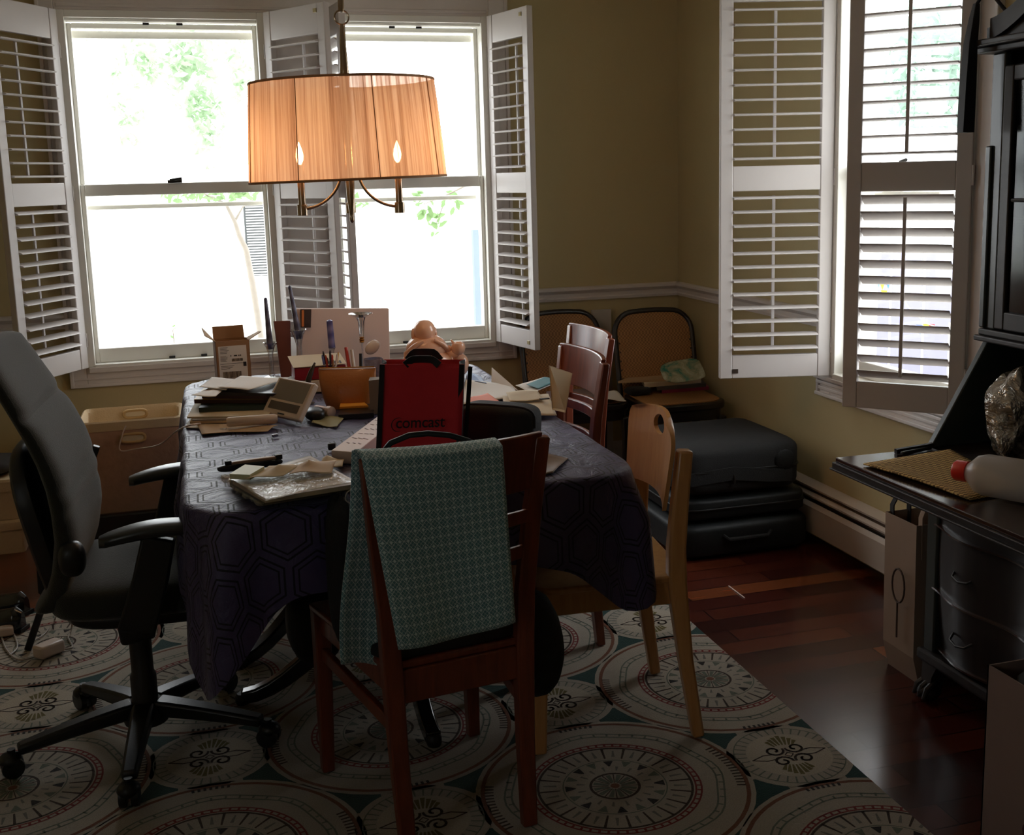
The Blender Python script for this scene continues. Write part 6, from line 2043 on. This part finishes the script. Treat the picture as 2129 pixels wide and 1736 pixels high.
struct(MB().span((-14, -6, -0.62), (LEFT - 0.4, D + 0.4, -0.5)), 'ground_yard', M['ground'], smooth=False)
struct(MB().span((R + 0.4, -6, -0.62), (16, D + 0.4, -0.5)), 'ground_side', M['ground'], smooth=False)


def leaves(c, r, n, size, seed, flat=1.0):
    rnd = random.Random(seed)
    mb = MB()
    for _ in range(n):
        while True:
            p = V((rnd.uniform(-1, 1), rnd.uniform(-1, 1), rnd.uniform(-1, 1)))
            if 0.15 < p.length < 1: break
        p = V((p.x * r[0], p.y * r[1], p.z * r[2])) + V(c)
        s = size * rnd.uniform(0.6, 1.3)
        e = Euler((rnd.uniform(-1.2, 1.2), rnd.uniform(-1.2, 1.2), rnd.uniform(0, 6.28))).to_matrix()
        mb.add([p + e @ V(q) for q in ((-s, 0, 0), (-0.3 * s, -0.42 * s, 0.08 * s), (0.5 * s, -0.34 * s, 0.05 * s), (s, 0, -0.1 * s), (0.5 * s, 0.34 * s, 0.05 * s), (-0.3 * s, 0.42 * s, 0.08 * s))], [(0, 1, 2, 3, 4, 5)])
    return mb


def px_crown(o, px, y, r): p = Yp(px[0], px[1], y); return (p - V(o), r)
o1 = V((-4.6, 14.0, -0.5))
tr1 = thing('garden_tree', 'pale tree whose hazy green crown fills the top of the wide window', 'tree', o1, 0, None)
MB().tube([(0, 0, 0), (0.1, 0, 2.0), (0.5, 0.1, 3.4), (1.3, 0.1, 4.3)], [0.14, 0.12, 0.09, 0.04], 12).build('trunk', M['bark'], tr1)
mb = MB()
for px, r, n in (((262, 150), (0.28, 0.4, 0.6), 170), ((275, 265), (0.2, 0.3, 0.3), 60), ((350, 105), (0.5, 0.5, 0.35), 260), ((430, 90), (0.35, 0.5, 0.35), 110), ((400, 170), (0.3, 0.4, 0.35), 120), ((428, 255), (0.22, 0.3, 0.42), 190), ((515, 120), (0.2, 0.3, 0.5), 90), ((505, 180), (0.12, 0.3, 0.3), 40), ((462, 345), (0.3, 0.3, 0.08), 24), ((160, 60), (0.6, 0.4, 0.2), 60)):
    c, r = px_crown(o1, px, 14.0, r)
    m2 = leaves(c, r, n, 0.075, n)
    mb.add(m2.v, m2.f)
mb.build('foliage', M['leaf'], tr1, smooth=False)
# slender sapling close to the window
sp_ = [Yp(533, 640, 7.4), Yp(524, 585, 7.4), Yp(512, 520, 7.4), Yp(498, 490, 7.4), Yp(488, 460, 7.4), Yp(470, 425, 7.4), Yp(440, 408, 7.4)]
basep = V((sp_[0].x + 0.1, 7.4, -0.5))
sap = thing('sapling', 'slender bare-stemmed sapling close outside the wide window', 'tree', basep, 0, None)
stm = MB().tube([p - basep for p in [basep] + sp_], [0.022, 0.02, 0.02, 0.018, 0.016, 0.013, 0.010, 0.006], 10)
stm.tube([p - basep for p in [sp_[5], Yp(420, 400, 7.4), Yp(360, 402, 7.4)]], [0.008, 0.006, 0.003], 8)
stm.tube([p - basep for p in [sp_[4], Yp(505, 430, 7.4), Yp(530, 412, 7.4)]], [0.008, 0.005, 0.003], 8)
stm.build('stem', M['bark'], sap)
lv = MB()
rnd = random.Random(21)
for k in range(85):
    p = Yp(rnd.uniform(340, 530), rnd.gauss(404, 7), 7.4 + rnd.uniform(-0.3, 0.3))
    m2 = leaves(p - basep, (0.01, 0.01, 0.01), 1, 0.035, k)
    lv.add(m2.v, m2.f)
lv.build('leaves', M['leaf_near'], sap, smooth=False)
# weed just outside the sill
wp = Yp(362, 718, 6.2)
wd = thing('weed_plant', 'single leafy sprig poking above the sill outside the wide window', 'plant', (wp.x, wp.y, -0.5))
mb = MB().tube([V((0, 0, 0)), V((0.01, 0, (wp.z + 0.5) * 0.6)), V((0, 0, wp.z + 0.5 + 0.08))], [0.006, 0.005, 0.002], 8)
mb.build('stem', M['bark'], wd)
lv = MB()
for k in range(12):
    a = k * 2.4
    zz = wp.z + 0.5 - 0.04 + 0.012 * k
    d = V((cos(a), sin(a) * 0.6, 0.35)).normalized()
    s = 0.05 - 0.002 * k
    n_ = V((-d.y, d.x, 0)) * 0.010
    o = V((0, 0, zz))
    lv.add([o, o + d * s * 0.5 + n_, o + d * s, o + d * s * 0.5 - n_], [(0, 1, 2, 3)])
lv.build('leaves', M['leaf_near'], wd, smooth=False)
# branch with leaves hanging outside the second window
bb = Yp(950, 392, 6.6)
br = thing('leafy_branch', 'leafy branch hanging outside the second back window', 'branch', bb)
pth = [Yp(x, y, 6.6) for x, y in ((1100, 330), (980, 380), (930, 405), (880, 425), (905, 470))]
root_ = V((pth[0].x + 0.5, 6.7, -0.5))
MB().tube([root_ - bb, (root_ + V((0, 0, 1.6))) - bb, pth[0] - bb], [0.03, 0.024, 0.008], 10).tube([p - bb for p in pth[:4]], [0.008, 0.006, 0.004, 0.002], 8).tube([p - bb for p in (pth[2], pth[4])], [0.004, 0.002], 6).build('twig', M['bark'], br)
lv = MB()
rnd = random.Random(5)
for k in range(52):
    f = rnd.random()
    cxp, cyp = rnd.choice([(865, 415), (890, 430), (905, 450), (898, 468), (930, 415), (945, 425), (870, 400), (880, 445), (748, 425)])
    p = Yp(cxp + rnd.gauss(0, 9), cyp + rnd.gauss(0, 8), 6.6 + rnd.uniform(-0.1, 0.1))
    m2 = leaves(p - bb, (0.004, 0.004, 0.004), 1, 0.036, k + 200)
    lv.add(m2.v, m2.f)
lv.build('leaves', M['leaf_near'], br, smooth=False)
# neighbouring house with a blind-covered window
nh = thing('neighbour_house', 'white neighbouring house with one blind-covered window', 'house', (0.6, 17.6, -0.5))
MB().span((-7, 0, 0), (7, 0.3, 2.55)).build('wall', M['siding'], nh, smooth=False)
wq = [Yp(515, 575, 17.55), Yp(600, 575, 17.55), Yp(600, 425, 17.55), Yp(515, 425, 17.55)]
def rl(p): return p - V((0.6, 17.6, -0.5))
x0_, x1_ = rl(wq[0]).x, rl(wq[1]).x
z0_, z1_ = rl(wq[0]).z, rl(wq[2]).z
wn_ = MB().span((x0_, -0.05, z0_), (x1_, -0.01, z1_)).build('window', M['dark_window'], nh, smooth=False)
fr = MB()
for k in range(26):
    zz = z0_ + (z1_ - z0_) * (k + 0.5) / 26
    fr.span((x0_ + 0.03, -0.065, zz - 0.008), (x1_ - 0.03, -0.052, zz + 0.008))
fr.span((x0_ - 0.06, -0.08, z0_ - 0.08), (x1_ + 0.06, -0.05, z0_)).span((x0_ - 0.06, -0.08, z1_), (x1_ + 0.06, -0.05, z1_ + 0.08)).span((x0_ - 0.06, -0.08, z0_), (x0_, -0.05, z1_)).span((x1_, -0.08, z0_), (x1_ + 0.06, -0.05, z1_))
fr.build('blind', M['siding'], wn_, smooth=False)
# blue shed edge seen at the far jamb of the second window
q0 = Yp(990, 680, 11.0)
tag(MB().span((q0.x + 0.0, 11.0, -0.5), (q0.x + 1.2, 11.08, 0.95)).build('garden_shed', plain('blue_grey_boards', srgb(110, 122, 160), 0.8, 0.1, 4), smooth=False), 'low blue-grey shed at the edge of the view through the second window', 'shed')
# side garden beyond the right-hand window
o2 = V((9.5, 7.0, -0.5))
tr2 = thing('garden_tree', 'hazy pale tree behind the upper louvers of the side window', 'tree', o2, 0, None)
MB().tube([(0, 0, 0), (-0.2, 0.1, 2.0), (-0.8, 0.8, 3.2), (-2.0, 1.6, 4.0)], [0.14, 0.12, 0.08, 0.04], 12).build('trunk', M['bark'], tr2)
mb = MB()
for px, r, n in (((1960, 60), (0.6, 0.6, 0.5), 300), ((1920, 150), (0.4, 0.5, 0.4), 160), ((1980, 190), (0.5, 0.5, 0.4), 220), ((1860, 70), (0.3, 0.5, 0.4), 60), ((1900, 215), (0.4, 0.5, 0.2), 70)):
    c, r = px_crown(o2, px, 9.0, r)
    m2 = leaves(c, r, n, 0.07, n + 7)
    mb.add(m2.v, m2.f)
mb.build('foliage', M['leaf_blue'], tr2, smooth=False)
fence = thing('garden_fence', 'pale lavender board fence beyond the side window', 'fence', (7.0, 9.0, -0.5), rad(-35))
for k in range(16):
    MB().span((-2.4 + k * 0.3, 0, 0), (-2.4 + k * 0.3 + 0.28, 0.03, 1.15 + 0.03 * (k % 2))).build('fence_board', plain('lavender_board', srgb(132, 131, 158), 0.8, 0.06) if k == 0 else bpy.data.materials['lavender_board'], fence, smooth=False)
bt = thing('bunting', 'string of little yellow, blue and red pennants outside the side window', 'bunting', (3.6, 5.2, 0))
pts = [Yp(1800, 545, 5.4), Yp(1850, 580, 5.4), Yp(1890, 640, 5.4), Yp(1925, 672, 5.4), Yp(1975, 690, 5.4)]
MB().tube([p - V((3.6, 5.2, 0)) for p in pts], 0.003, 6).build('string', M['white_plastic'], bt)
for p in (pts[0], pts[-1]):
    q = p - V((3.6, 5.2, 0))
    MB().tube([V((q.x, q.y, -0.5)), q + V((0, 0, 0.05))], 0.008, 8).build('stake', M['siding'], bt)
fcol = [srgb(60, 120, 190), srgb(226, 196, 40), srgb(60, 120, 190), srgb(226, 196, 40), srgb(60, 90, 190), srgb(226, 196, 40), srgb(200, 50, 60)]
fpx = [(1826, 585), (1834, 592), (1846, 588), (1838, 612), (1912, 684), (1925, 682), (1937, 682)]
for (x, y), c in zip(fpx, fcol):
    a, b, d_ = Yp(x - 6, y - 9, 5.4), Yp(x + 7, y - 8, 5.4), Yp(x + 1, y + 11, 5.4)
    o = V((3.6, 5.2, 0))
    MB().prism([a - o, b - o, d_ - o], (0, 0.004, 0)).build('pennant', plain('pennant_cloth', c, 0.7), bt, smooth=False)
